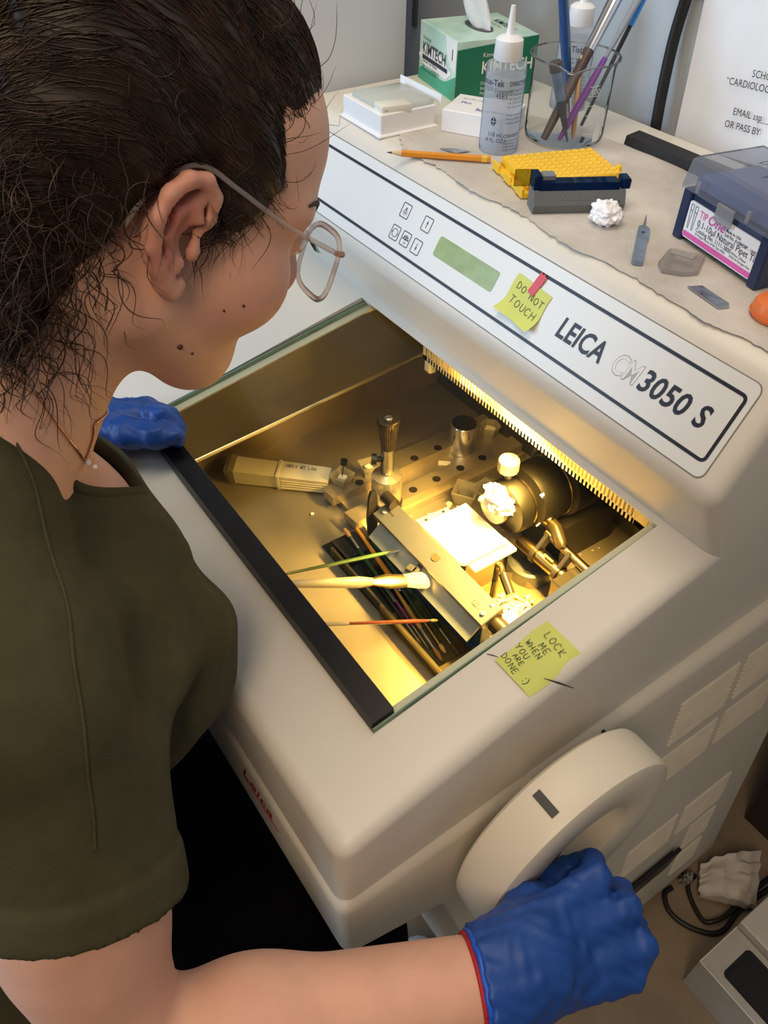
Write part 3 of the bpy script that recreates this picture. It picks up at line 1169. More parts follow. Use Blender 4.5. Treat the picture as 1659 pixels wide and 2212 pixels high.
# ---- steel tool, cap, loose blades, orange cap
t = thing('lancet', 'thin grey steel lancet with a needle point lying on the towel', 'lancet', (-.165, .415, TT))
p0, p1 = Vector((-.1990, .4600, TT + .0028)), Vector((-.1330, .3750, TT + .0028))
d = (p1 - p0).normalized()
sd = Vector((-d.y, d.x, 0))
M_lan = mat('lancet_steel', (.24, .30, .38), .35, .7, var=.2, scale=90)
b = B()
b.prism([(.030, -.0045), (.034, -.0052), (.104, -.0052), (.107, -.003), (.107, .004), (.104, .0052), (.060, .0052), (.055, .0062), (.036, .0062), (.030, .003)], lambda a, c, h: p0 + d * a + sd * c + Vector((0, 0, h)), -.0024, .0016)
lb = b.obj('blade_plate', M_lan, t, 20)
b = B()
b.tube([p0, p0 + d * .022, p0 + d * .034], [.0003, .0014, .0030], 8)
b.obj('needle', mat('needle_steel', (.30, .32, .36), .3, .9), t)
b = B()
b.cyl(p0 + d * .045 + Vector((0, 0, .0012)), p0 + d * .045 + Vector((0, 0, .0020)), .0016)
b.obj('rivet_hole', M_black, lb)
b = B()
P = [(-.1365, .4225), (-.1080, .4400), (-.0905, .4085), (-.0960, .3950), (-.1110, .3830), (-.1240, .3930)]
va, vb = b.prism(P, lambda x, y, z: Vector((x, y, z)), TT, TT + .004)
bmesh.ops.bevel(b.bm, geom=b.bm.edges[:], offset=.001, segments=2, affect='EDGES')
t = thing('specimen_mould', 'small frosted clear plastic mould lying left of the navy tip box', 'mould', (-.113, .41, TT))
b.obj('mould_tray', glassy('frosted_mould', (.85, .84, .82), .1, .2, .45, (.66, .62, .58)), t)
b = B()
b.box((-.1195, .4220, TT + .0050), (.022, .010, .002), Matrix.Rotation(R(20), 4, 'Z'), .0008, 1)
b.obj('mould_tab', glassy('frosted_tab', (.85, .84, .82), .1, .2, .65, (.75, .72, .68)), t)


def razor(P, label, holes=True):
    t = thing('razor_blade', label, 'razor blade', (*[sum(p[i] for p in P) / len(P) for i in (0, 1)], TT), group='loose steel blades on the towel')
    b = B()
    b.prism(P, lambda x, y, z: Vector((x, y, z)), TT + .0006, TT + .0014)
    bl = b.obj('blade', mat('blade_steel', (.40, .42, .45), .22, 1., var=.35, scale=160), t, 0)
    a_, c_ = Vector((*P[0], TT + .0016)), Vector((*P[-1], TT + .0016))
    b = B()
    b.tube([a_, c_], .0004, 6)
    b.obj('cutting_edge', mat('blade_edge', (.85, .86, .88), .2, 1.), bl, 0)


razor([(-.4512, .3937), (-.4395, .4100), (-.4260, .4180), (-.4310, .4000)], 'short steel blade by the pencil, in front of the dropper bottle')
razor([(-.0809, .3834), (-.0751, .3956), (-.0660, .3940), (-.0420, .3905), (-.0375, .3850), (-.0412, .3756)], 'slanted steel blade lying in front of the navy tip box')
t = thing('orange_cap', 'round orange plastic cap at the right edge by the tip box', 'cap', (-.008, .405, TT))
b = B()
b.lathe([(.0, .0005), (.019, .0005), (.0205, .003), (.0205, .010), (.018, .0145), (.010, .0165), (0, .0168)], (-.0075, .4065, TT), seg=32)
b.obj('cap_shell', mat('orange_plastic', (.80, .20, .05), .4), t)
b = B()
b.tube([Vector((-.0075, .4065, TT + .0045)) + Vector((.0208 * math.cos(2 * PI * k / 24), .0208 * math.sin(2 * PI * k / 24), 0)) for k in range(25)], .0008, 6, cap=False)
b.obj('cap_ridge', mat('orange_dark', (.65, .14, .03), .5), t)

# ---- tip box
T0 = Vector((-.1590, .4515, TT))
tu = (Vector((-.0445, .4275, 0)) - Vector((-.1590, .4515, 0))).normalized()
tv = Vector((-tu.y, tu.x, 0))
X = frame(T0, tu, tv)
X3 = X.to_3x3().to_4x4()
TL, TD = .117, .082
t = thing('pipette_tip_box', 'navy blue pipette tip box with a hinged clear lid and printed label', 'pipette tip box', T0 + tu * TL / 2 + tv * TD / 2)
M_navy = mat('navy_plastic', (.010, .022, .075), .4, var=.06)
b = B()
b.box(X @ Vector((TL / 2, TD / 2, .026)), (TL - .008, TD - .006, .044), X3, .002, 2)
b.box(X @ Vector((.006, TD / 2, .0235)), (.012, TD, .047), X3, .0015, 1)
b.box(X @ Vector((TL - .006, TD / 2, .0235)), (.012, TD, .047), X3, .0015, 1)
nb = b.obj('navy_base', M_navy, t)
b = B()
lid = [(-.001, .0475), (TL + .001, .0475), (TL - .003, .076), (.003, .076)]
z0_, z1_ = .0470, .0760
ringb = lambda e, z: [X @ Vector(p) for p in ((-e, -e, z), (TL + e, -e, z), (TL + e, TD + e, z), (-e, TD + e, z))]
b.rings([ringb(.0015, z0_), ringb(.0015, z0_ + .004), ringb(-.001, z1_ - .003), ringb(-.004, z1_), [X @ Vector(p) for p in ((.006, .006, z1_), (TL - .006, .006, z1_), (TL - .006, TD - .006, z1_), (.006, TD - .006, z1_))]], cap=False)
b.poly([X @ Vector(p) for p in ((.006, .006, z1_), (TL - .006, .006, z1_), (TL - .006, TD - .006, z1_), (.006, TD - .006, z1_))])
bmesh.ops.remove_doubles(b.bm, verts=b.bm.verts[:], dist=1e-5)
M_lid = glassy('smoky_lid', (.80, .83, .88), .12, .12, .34, (.55, .57, .63))
ld = b.obj('lid', M_lid, t, 0, 'clear grey lid')
b = B()
b.box(X @ Vector((.060, -.0022, .0445)), (.022, .003, .016), X3, .0008, 1)
b.obj('latch', glassy('lid_latch', (.85, .87, .9), .12, .1, .5, (.66, .66, .68)), ld, 0)
for u_ in (.020, .086):
    b = B()
    b.box(X @ Vector((u_, -.0016, .054)), (.004, .0022, .010), X3)
    b.obj('lid_rib', MATS['lid_latch'], ld, 0)
b = B()
b.box(X @ Vector((TL / 2, TD / 2, .0545)), (TL - .016, TD - .012, .010), X3)
b.obj('tip_deck', mat('deck_blue', (.10, .15, .33), .5), t, 0)
b = B()
LF = frame(X @ Vector((.012, -.0006 + .003, .005)), tu, (0, 0, 1))
plate(b, rrect(0, .094, 0, .0345, .003), -.0004, .0009, frame(X @ Vector((.012, .0024, .0050)), tu, (0, 0, 1)))
lb = b.obj('label', M_white, nb, 0, 'white printed label')
LFm = frame(X @ Vector((.012, .0024, .0050)), tu, (0, 0, 1))
b = B()
b.poly([LFm @ Vector((x, y, .0012)) for x, y in ((.0008, .0012), (.0932, .0012), (.0932, .0062), (.0008, .0062))])
b.obj('pink_band', mat('label_pink', (.72, .12, .42), .5), lb, 0)
LT = lambda x, y: LFm @ Matrix.Translation((x, y, 0))
texts('label_print', [('0.1-10\u00b5l Natural Pipet Tips', .0062, LT(.016, .0160), dict(xs=.86, lift=.0012)), ('Catalog No. 1111-3800', .0040, LT(.016, .0110), dict(lift=.0012, xs=.9)),
                      ('10 Hinged Racks of 96 Tips (960)', .0022, LT(.016, .0078), dict(lift=.0012)), ('Made in USA', .0026, LT(.052, .0265), dict(lift=.0012, bold=.01)), ('Lot No. A108458P - 1643', .0030, LT(.052, .0225), dict(lift=.0012, bold=.008, xs=.9)),
                      ('RNase, DNase', .0022, LT(.066, .0115), dict(lift=.0012)), ('DNA & Pyrogen-free', .0022, LT(.064, .0082), dict(lift=.0012))], M_txt, lb)
texts('label_brand', [('One', .0090, LT(.0270, .0235), dict(shear=.3, bold=.01, lift=.0012)), ('TIP', .0068, LT(.0160, .0240), dict(lift=.0012, xs=.8))], mat('label_magenta', (.70, .08, .36), .5), lb)
b = B()
for u_ in (.0045, .0105):
    for q in (((u_ - .0018, .031), (u_ - .0006, .009)), ((u_ + .0018, .031), (u_ + .0006, .009)), ((u_ - .0022, .0315), (u_ + .0022, .0315)), ((u_ - .0016, .026), (u_ + .0016, .026))):
        (x0, y0), (x1, y1) = q
        b.poly([LFm @ Vector((x, y, .0012)) for x, y in ((x0 - .0002, y0 - .0002), (x1 - .0002, y1 - .0002), (x1 + .0003, y1 + .0003), (x0 + .0003, y0 + .0003))])
b.obj('tip_drawing', M_txt, lb, 0)
b = B()
LM = frame(X @ Vector((TL - .006, .012, z1_)), tu, tv)
LMr = frame(X @ Vector((.100, .060, z1_)), tu, -tv)
for k, s_ in enumerate(('DO NOT', 'IF YOU M')):
    handwriting(b.bm, s_, frame(X @ Vector((.036, .044 - .020 * k, z1_)), tu, tv), .0085, pen=.0009, wd=.75)
b.obj('pen_writing', mat('pen_blue', (.04, .05, .12), .6), ld, 0)

# ---- black foam strip and cable along the back
b = B()
va, vb = b.prism([(.5905, ZT + .0004), (.614, ZT + .0004), (.613, ZT + .012), (.592, ZT + .010)], lambda y, z, x: Vector((x, y, z)), -.352, .03)
tag(b.obj('rubber_strip', mat('rubber_black', (.012, .012, .014), .7, bump=.4, bscale=300), None, 20), 'black rubber strip lying along the back of the machine top', 'rubber strip')
b = B()
b.tube(spline([(-.3790, .6800, 1.02), (-.3795, .6795, 1.10), (-.3840, .6800, 1.16), (-.3890, .6850, 1.22), (-.3850, .6880, 1.30), (-.3800, .6885, 1.5), (-.3800, .6885, 1.8)], 6), .0068, 12)
tag(b.obj('power_cable', mat('cable_black', (.012, .012, .013), .45), None, 60), 'thick black cable hanging down the back wall', 'cable')

# ---- flyer on the wall
W0 = Vector((-.3560, .6880, 1.1120))
FR5 = Matrix.Translation(W0) @ Matrix.Rotation(R(-4.5), 4, 'Y')
n = 12
b = B()
cols = [[b.bm.verts.new(FR5 @ Vector((.215 * i / n, .0085 - .0085 * (1 - k / 8) ** 2 - .002 * math.sin(i / n * PI), .28 * k / 8))) for k in range(9)] for i in range(n + 1)]
for i in range(n):
    for k in range(8):
        b.bm.faces.new((cols[i][k], cols[i + 1][k], cols[i + 1][k + 1], cols[i][k + 1]))
t = thing('flyer', 'white printed paper notice on the back wall at the right', 'notice', W0)
fl = b.obj('sheet', M_paper, t, 60)


def ft(x, z):
    M = Matrix.Translation((x, .6845, z)) @ Matrix.Rotation(R(-4.5), 4, 'Y')
    return M @ Matrix.Rotation(R(90), 4, 'X')


for s_, x_, z_, sz in (('SCHOLARSHIP', -.2739, 1.2057, .0074), ('\u201cCARDIOLOGY\u201d', -.3037, 1.1913, .0074), ('EMAIL ssp', -.2837, 1.1637, .0074), ('OR PASS BY', -.2898, 1.1488, .0074)):
    texts('notice_line', [(s_, sz, ft(x_, z_), dict(lift=.0, xs=.86))], M_txt, fl)
b = B()
b.poly([ft(-.2837, 1.1637) @ Vector(p) for p in ((.0335, -.0015, 0), (.0480, -.0015, 0), (.0480, -.0010, 0), (.0335, -.0010, 0))])
b.obj('underline', M_txt, fl, 0)


# ---- sticky notes
def note(M, wd, ht, curl, label, tname):
    t = thing('sticky_note', label, 'sticky note', M.translation, group='yellow green sticky notes on the machine')
    b = B()
    N = 10
    g = [[b.bm.verts.new(M @ Vector((wd * i / N + .0010 * math.sin(j * .6), ht * j / N, curl(i / N, j / N)))) for j in range(N + 1)] for i in range(N + 1)]
    for i in range(N):
        for j in range(N):
            b.bm.faces.new((g[i][j], g[i + 1][j], g[i + 1][j + 1], g[i][j + 1]))
    o = b.obj('note_sheet', mat('note_yellow', (.62, .68, .17), .7, var=.05, scale=20), t, 60)
    return t, o


N0 = PM @ Vector((-.2335, .0265, 0))
NM = frame(N0, PM.to_3x3() @ Vector((1, -.075, 0)), PM.to_3x3() @ Vector((.11, 1, 0)))
cf = lambda u, v: .0020 + .0085 * max(0, (.55 - v)) ** 2 * 4 * (.35 + .65 * abs(2 * u - 1)) * .9
t, o = note(NM, .0500, .0400, cf, 'sticky note reading do not touch, on the control panel', 'a')
b = B()
handwriting(b.bm, 'DO NOT', NM @ Matrix.Translation((.0060, .0270, .0022)), .0066, pen=.0006, wd=.75, gap=.35, slope=-.08)
handwriting(b.bm, 'TOUCH', NM @ Matrix.Translation((.0070, .0125, .0024)), .0072, pen=.0006, wd=.78, gap=.35, slope=-.04)
for v in b.bm.verts:
    q = NM.inverted() @ v.co
    v.co = NM @ Vector((q.x, q.y, cf(min(max(q.x / .05, 0), 1), min(max(q.y / .04, 0), 1)) + .0005))
b.obj('writing', mat('pencil_ink', (.05, .06, .04), .6), o, 0)
b = B()
TM2 = PM @ Matrix.Translation((-.2105, .0560, 0)) @ Matrix.Rotation(R(-9), 4, 'Z')
b.prism([(0, 0), (.009, -.0008), (.0105, .0215), (.0085, .0210), (.0070, .0225), (.0040, .0212), (.0010, .0222)], lambda a, c, h: TM2 @ Vector((a, c, h)), .0026, .0031)
tag(b.obj('red_tape', mat('tape_red', (.62, .03, .04), .35), None, 0), 'short strip of red tape holding the note on the control panel', 'tape')

n3 = Vector((0, -.211, .9775)).normalized()
fz = lambda y: .8456 + .2118 * (y + .079)
Q = [Vector((.0135, .1800, 0)), Vector((.0565, .1785, 0)), Vector((.0585, .1195, 0)), Vector((.0155, .1205, 0))]
o0 = Vector((.0120, .1800, fz(.1800) + .0004))
LMx = frame(o0 + Vector((0, -.0605, -.0605 * .2118)), (1, 0, 0), (0, 1, .2118))
t, o = note(LMx, .0445, .0618, lambda u, v: .0006 + .0012 * (1 - v) - .0055 * max(0, u - .82) ** 2 * 20, 'sticky note reading lock me when you are done, beside the glass window', 'b')
b = B()
# words run along the machine side: letters climb towards the front
HM = frame(o0 + Vector((.0035, -.0030, -.0030 * .2118 + .0016)), Vector((1, -.06, 0)), Vector((.06, 1, .2118)))
for k, (s_, sz, dx_, dy_) in enumerate((('LOCK', .0068, .006, -.010), ('ME', .0062, .012, -.021), ('WHEN', .0052, .002, -.0275), ('YOU', .0056, .000, -.037), ('ARE', .0044, .006, -.0445), ('DONE', .0056, .000, -.053), (')', .006, .030, -.054))):
    handwriting(b.bm, s_, HM @ Matrix.Translation((dx_, dy_, .0)), sz, pen=.0006, wd=.72, gap=.32, slope=-.1)
b.obj('writing', MATS['pencil_ink'], o, 0)
b = B()
for (x0, y0, x1, y1, wd_) in ((.041, .020, .062, .036, .0030), (.0005, .0035, -.0090, -.0015, .0018)):
    b = B()
    a_, c_ = LMx @ Vector((x0, y0, .0030)), LMx @ Vector((x1, y1, .0016 if x1 > .05 else .0012))
    if x1 > .05:
        c_.z -= .004
    b.tube([a_, a_.lerp(c_, .5) + Vector((0, 0, .0003)), c_], [.0004, wd_ / 2, .0005], 8, .25, up=(0, 0, 1))
    b.obj('pen_stroke', mat('pen_charcoal', (.06, .055, .05), .7), t, 0)
# ================================================================== inside the cold chamber
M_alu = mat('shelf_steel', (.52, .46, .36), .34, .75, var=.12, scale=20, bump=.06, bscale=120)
M_alu2 = mat('holder_steel', (.24, .255, .28), .36, .8, var=.08, scale=12)
M_chrome = mat('chrome', (.78, .75, .68), .22, .85)
M_dkm = mat('dark_metal', (.035, .032, .028), .3, .5, var=.2)
M_bronze = mat('bronze_rod', (.34, .26, .13), .25, 1., var=.1)
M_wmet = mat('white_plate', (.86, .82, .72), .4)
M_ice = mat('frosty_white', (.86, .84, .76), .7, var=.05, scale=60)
M_mold = glassy('mould_clear', (.92, .9, .85), .15, .08, .45, (.82, .80, .70))
FZ = .66

# ---- drilled shelf
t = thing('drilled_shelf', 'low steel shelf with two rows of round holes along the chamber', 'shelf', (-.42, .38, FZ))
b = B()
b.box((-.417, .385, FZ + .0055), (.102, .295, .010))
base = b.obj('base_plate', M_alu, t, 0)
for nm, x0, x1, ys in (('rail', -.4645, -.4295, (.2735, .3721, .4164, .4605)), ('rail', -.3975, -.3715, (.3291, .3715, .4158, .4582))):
    b = B()
    y0 = .222
    b.prism([(x0 + (.012 if x0 < -.45 else 0), y0), (x1, y0 + .002), (x1, .53), (x0, .53), (x0, y0 + .03)], lambda x, y, z: Vector((x, y, z)), FZ + .0105, .685)
    rl = b.obj(nm, M_alu, t, 0)
    for y in ys:
        b = B()
        xc = -.4372 if x0 < -.45 else -.3815
        b.lathe([(.0052, .0), (.0062, .0003), (.0062, .0005), (.0050, .0005)], (xc, y, .685), seg=24)
        b.lathe([(.0054, .0), (.0054, .0008), (0, .0008)], (xc, y, .685), seg=24)
        b.obj('hole', mat('hole_dark', (.010, .008, .005), .6), rl)

# ---- stationary heat extractor
HC = Vector((-.378, .2795, .685))
t = thing('heat_extractor', 'chrome weight with a tall stem and dark knurled cone head', 'heat extractor', HC)
b = B()
b.lathe([(.0225, 0), (.0228, .002), (.0226, .010), (.0205, .012)], HC, seg=40)
b.obj('base_ring', M_dkm, t)
b = B()
b.lathe([(.0200, .011), (.0213, .013), (.0213, .054), (.0205, .056), (.0095, .060), (.0088, .062)], HC, seg=48)
b.obj('weight', M_chrome, t)
b = B()
b.lathe([(.0070, .058), (.0070, .108)], HC, seg=24)
st = b.obj('stem', M_chrome, t)
b = B()
b.lathe([(.0092, .0605), (.0092, .106), (.0084, .107)], HC, seg=24, cap=False)
b.obj('clear_sleeve', glassy('sleeve', (.95, .93, .88), .2, .03, .08), st)
b = B()
n = 30
rs = []
for r, z in ((.0088, .103), (.0098, .110), (.0128, .138), (.0148, .146), (.0146, .1505), (.0132, .1520)):
    rs.append([HC + Vector((r * (1 + (.045 if (k % 2 and z < .15) else 0)) * math.cos(2 * PI * k / (2 * n)), r * (1 + (.045 if (k % 2 and z < .15) else 0)) * math.sin(2 * PI * k / (2 * n)), z)) for k in range(2 * n)])
b.rings(rs)
hd = b.obj('cone_head', mat('knurled_brass', (.045, .034, .02), .4, .5, var=.5, scale=160), t, 25)
b = B()
b.lathe([(.0052, .1518), (.0052, .1532), (.0046, .1536)], HC, seg=20)
b.obj('slotted_screw', M_chrome, hd)
b = B()
b.box(HC + Vector((0, 0, .1536)), (.0098, .0014, .0006), Matrix.Rotation(R(75), 4, 'Z'))
b.obj('screw_slot', M_dkm, hd)
kd = Vector((-.58, -.81, 0)).normalized()
b = B()
b.cyl(HC + Vector((0, 0, .083)) + kd * .006, HC + Vector((0, 0, .083)) + kd * .016, .0038)
b.cyl(HC + Vector((0, 0, .083)) + kd * .0145, HC + Vector((0, 0, .083)) + kd * .0215, .0075)
b.obj('side_knob', M_black, t)

# ---- second weight
t = thing('steel_weight', 'short shiny steel cylinder standing at the back of the shelf', 'weight', (-.4285, .457, .672))
b = B()
b.lathe([(.019, .0), (.0203, .001), (.0203, .049), (.0192, .0505)], (-.4285, .457, .6706), seg=48)
wt = b.obj('cylinder', M_chrome, t)
b = B()
b.lathe([(.0190, .0505), (.0185, .0512), (0, .0512)], (-.4285, .457, .6706), seg=48)
b.obj('dark_top', mat('dark_top', (.05, .045, .03), .3, .6), t)


# ---- embedding moulds
def mould(c, rz, label, tilt=0, block=True, h=.016, s=.024, hex_=False):
    t = thing('embedding_mould', label, 'mould', c, group='clear embedding moulds in the chamber')
    b = B()
    X = Matrix.Translation(c) @ Matrix.Rotation(rz, 4, 'Z') @ Matrix.Rotation(tilt, 4, 'X')
    n = 6 if hex_ else 4
    rg = lambda r, z: [X @ Vector((r * math.cos(2 * PI * (k + .5) / n) * (1 if hex_ else 1.414), r * math.sin(2 * PI * (k + .5) / n) * (1 if hex_ else 1.414), z)) for k in range(n)]
    a = s / 2
    b.rings([rg(a * .78, 0), rg(a * .84, h * .5), rg(a, h), rg(a * 1.15, h), rg(a * 1.15, h - .001), rg(a * .80, .0018)][::1], cap=False)
    b.poly(rg(a * .78, .0002))
    b.obj('tray', M_mold, t, 0)
    if block:
        b = B()
        b.box(X @ Vector((0, .001, h * .42)), (s * .5, s * .42, h * .55), X.to_3x3().to_4x4() @ Matrix.Rotation(R(14), 4, 'Z'), .001, 1)
        b.obj('frozen_block', M_ice, t, 0)
    return t


m1 = mould(Vector((-.4515, .2525, .6852)), R(20), 'open mould by the end of the long clear tube, with a dark stick in it')
b = B()
b.cyl((-.4525, .2535, .694), (-.4545, .2580, .716), .0007)
b.cyl((-.4545, .2580, .715), (-.4550, .2592, .722), .0052)
b.obj('stick', M_black, m1)
mould(Vector((-.4480, .2960, .6852)), R(-10), 'open mould of brightly lit white compound left of the chrome weight', 0, True, .018, .022)
mould(Vector((-.4300, .5130, FZ + .0108)), R(15), 'six sided mould in the shadow at the back of the shelf', 0, True, .022, .030, True)
mould(Vector((-.3400, .3930, FZ + .0005)), R(35), 'greenish clear mould nearest the white plate', R(0), False, .026, .030)
mould(Vector((-.3230, .4180, FZ + .0005)), R(12), 'printed mould between the green mould and the frosted specimen head', R(0), False, .028, .030)

# ---- long white tube
a_, c_ = Vector((-.5700, .1385, FZ + .0185)), Vector((-.4700, .2440, FZ + .0185))
d = (c_ - a_).normalized()
sv_ = Vector((0, 0, 1)).cross(d).normalized()
M_tube = mat('tube_white', (.80, .76, .62), .4, sss=.0)
t = thing('telescopic_tube', 'long square milky white tube lying on the chamber floor, hand lettered', 'tube', a_.lerp(c_, .5) - Vector((0, 0, .018)))


def sq(p, r, rot=R(12)):
    return [p + sv_ * (r * math.cos(rot + PI / 4 + k * PI / 2)) + Vector((0, 0, 1)) * (r * math.sin(rot + PI / 4 + k * PI / 2)) for k in range(4)]


b = B()
b.rings([sq(a_ + d * .004, .0205), sq(a_ + d * .075, .0195)])
tb = b.obj('inner_tube', mat('tube_milky', (.76, .72, .55), .4), t, 0)
b = B()
b.rings([sq(a_ + d * .068, .0225), sq(a_ + d * .072, .0225), sq(a_ + d * .0725, .0212), sq(c_, .0192)])
ot = b.obj('outer_tube', M_tube, t, 0)
b = B()
b.rings([sq(a_ - d * .004, .0232), sq(a_ + d * .005, .0232)])
b.rings([sq(a_ - d * .010, .020), sq(a_ - d * .004, .0215)])
b.obj('end_cap', M_mold, t, 0)
b = B()
for k in range(7):
    f = .08 + .0072 * k
q0 = sq(c_, .0193)
TMx = frame(a_ + d * .082 + Vector((0, 0, .0162)) + sv_ * .001, d, sv_)
handwriting(b.bm, 'HRKS WT LOX', frame(a_ + d * .080 + sv_ * (.0015) + Vector((0, 0, .0152)), d - Vector((0, 0, .020)), sv_ + Vector((0, 0, .21))), .0048, pen=.0007, wd=.62, gap=.28, lift=.0008)
b.obj('writing', mat('ink_brown', (.06, .04, .01), .6), ot, 0)
b = B()
for k in range(5):
    h = -.010 + .0045 * k
    b.tube([a_ + d * .076 - sv_ * .0165 + Vector((0, 0, h)), c_ - d * .002 - sv_ * .0148 + Vector((0, 0, h * .9))], .0006, 5)
b.obj('ribs', M_tube, ot, 0)

# ---- brush tray
t = thing('brush_tray', 'black and clear tray holding a row of thin brushes near the chamber front', 'tray', (-.238, .207, FZ))
x0, x1, y0, y1 = -.366, -.112, .1730, .2400
TX = Matrix.Translation((0, 0, 0))
b = B()
z0 = FZ + .0006
b.box(((x0 - .03 + x1) / 2 - .012 + .015, (y0 + y1) / 2, z0 + .001), (x1 - x0, y1 - y0, .002))
b.prism([(y0, z0), (y0 + .0045, z0), (y0 + .0035, z0 + .018), (y0, z0 + .018)], lambda y, z, x: Vector((x, y, z)), x0 + .01, x1)
b.prism([(y1, z0), (y1 - .0045, z0), (y1 - .0035, z0 + .018), (y1, z0 + .018)], lambda y, z, x: Vector((x, y, z)), x0 + .01, x1)
b.prism([(x0, z0), (x0 + .045, z0), (x0 + .040, z0 + .017), (x0, z0 + .017)], lambda x, z, y: Vector((x, y, z)), y0 + .008, y1 - .008)
b.obj('black_base', mat('tray_black', (.016, .016, .018), .3, var=.3), t, 20)
b = B()
b.box((-.170, (y0 + y1) / 2, z0 + .0028), (.112, .050, .001))
b.box((x1 - .003, (y0 + y1) / 2, z0 + .011), (.006, y1 - y0 + .002, .022))
b.prism([(y0 - .002, z0), (y0 + .003, z0 + .001), (y0 + .001, z0 + .021), (y0 - .003, z0 + .021)], lambda y, z, x: Vector((x, y, z)), -.235, x1)
b.obj('clear_lid', glassy('tray_clear', (.85, .80, .62), .2, .06, .16, (.62, .52, .28)), t, 0)
b = B()
b.box((-.212, y1 - .0085, z0 + .012), (.185, .005, .012))
b.obj('blue_liner', mat('liner_blue', (.02, .07, .25), .35), t)
b = B()
b.box((-.1135, y1 - .004, z0 + .012), (.010, .012, .023), None, .002, 1)
b.obj('corner_clip', M_black, t)


def small_brush(p0, p1, hcol, label, rad=.0022, bcol=(.55, .35, .12), tipf=.13, ferr=.12, grp='brushes lying in the black tray', name='paint_brush', fl=1., cat='paint brush', fm=None, bw_=1.):
    p0, p1 = Vector(p0), Vector(p1)          # p0 handle end, p1 bristle end
    t = thing(name, label, cat, p0, group=grp)
    b = B()
    e = 1 - tipf - ferr
    L = lambda f: p0.lerp(p1, f)
    b.tube([L(0), L(.02), L(e * .55), L(e * .85), L(e)], [rad * .5, rad * .7, rad * 1.05, rad * 1.25, rad * .9], 12)
    b.obj('handle', hcol, t)
    if ferr:
        b = B()
        b.tube([L(e - .01), L(e + ferr * .5), L(1 - tipf)], [rad * .95, rad * 1.0 * bw_, rad * .9 * bw_], 12, fl, up=(0, 0, 1) if fl == 1 else (-.6, .2, .1))
        b.obj('ferrule', fm or M_ferr, t)
    if tipf:
        b = B()
        b.tube([L(1 - tipf - .005), L(1 - tipf * .55), L(1 - tipf * .15), L(1)], [rad * .85 * bw_, rad * 1.1 * bw_, rad * (.7 if fl == 1 else 1.15) * bw_, rad * (.12 if fl == 1 else .9) * bw_], 12, fl, up=(0, 0, 1) if fl == 1 else (-.6, .2, .1))
        b.obj('bristles', mat('bristle_%d_%d_%d' % tuple(int(c * 100) for c in bcol), bcol, .8, var=.25, scale=300), t)
    return t


H = lambda n, c: mat(n, c, .3, coat=.3)
zb = z0 + .0045
small_brush((-.2360, .1950, zb + .004), (-.3720, .2050, zb + .0195), H('handle_green', (.02, .06, .025)), 'dark green brush with tan bristles poking out over the tray end', .0030, (.62, .34, .10), .13, .16)
small_brush((-.3620, .2190, zb + .0195), (-.2450, .2105, zb + .006), H('handle_orange', (.75, .33, .02)), 'orange handled stick lying across the brushes in the tray', .0032, (.5, .3, .1), 0, .07)
small_brush((-.3440, .2255, zb + .018), (-.2330, .2195, zb + .009), H('handle_teal', (.015, .07, .05)), 'teal green stick along the far side of the brush tray', .0030, (.3, .2, .1), 0, .0)
small_brush((-.2950, .2030, zb + .008), (-.1560, .1880, zb + .001), H('handle_violet', (.22, .04, .24)), 'thin violet brush in the tray, pointing to its clear end', .0014, (.15, .12, .1), .05, .2)
small_brush((-.2650, .2080, zb + .008), (-.1310, .1905, zb + .002), H('handle_tan', (.45, .25, .08)), 'brown brush with a bright ferrule, nearest the clear front edge', .0026, (.35, .16, .05), .14, .24)
small_brush((-.2500, .2140, zb + .008), (-.1380, .2010, zb + .002), H('handle_olive', (.03, .06, .02)), 'olive brush with a brassy ferrule at the clear end of the tray', .0026, (.55, .35, .12), .12, .34, fm=mat('ferrule_brass', (.75, .55, .22), .25, 1.))
small_brush((-.2450, .2240, zb + .008), (-.1250, .2130, zb + .002), H('handle_pine', (.012, .035, .02)), 'dark pine green brush beside the blue edge of the tray', .0028, (.08, .05, .03), .16, .2)
small_brush((-.3000, .1950, zb + .006), (-.1680, .1850, zb + .001), H('handle_black2', (.02, .02, .02)), 'slim black brush along the near wall of the tray', .0018, (.25, .15, .05), .06, .2)
for (p, q, r_) in (((-.205, .196, zb), (-.140, .2005, zb), .0058), ((-.190, .183, zb), (-.166, .186, zb), .004)):
    pass

# ---- three brushes propped from the front lip
PG = 'brushes propped on the chamber front lip'
small_brush((-.2160, .0365, .8410), (-.2700, .2332, .7160), H('handle_green2', (.05, .12, .05)), 'thin green brush with a white tip propped across the tray', .0022, (.85, .85, .80), .06, .12, grp=PG)
small_brush((-.2330, .0400, .8060), (-.2040, .2175, .7280), mat('handle_white', (.66, .60, .48), .35, coat=.3, var=.1, scale=40), 'thick white handled flat brush propped across the tray', .0055, (.80, .62, .30), .17, .24, grp=PG, fl=.45, bw_=1.9, fm=mat('ferrule_gold', (.72, .58, .34), .25, 1.))
small_brush((-.1480, .0360, .8290), (-.1600, .2030, .7060), H('handle_red', (.17, .03, .02)), 'thin red brush with a pale end propped nearest the right', .0020, (.10, .06, .03), .08, .02, grp=PG)
b = B()
pa, pc = Vector((-.1480, .0360, .8290)), Vector((-.1600, .2030, .7060))
b.tube([pa, pa.lerp(pc, .20)], [.0021, .0023], 12)
rb = [o for o in bpy.data.objects if o.get('label') == 'thin red brush with a pale end propped nearest the right'][0]
b.obj('pale_end', mat('pale_paint', (.72, .66, .55), .4), rb)

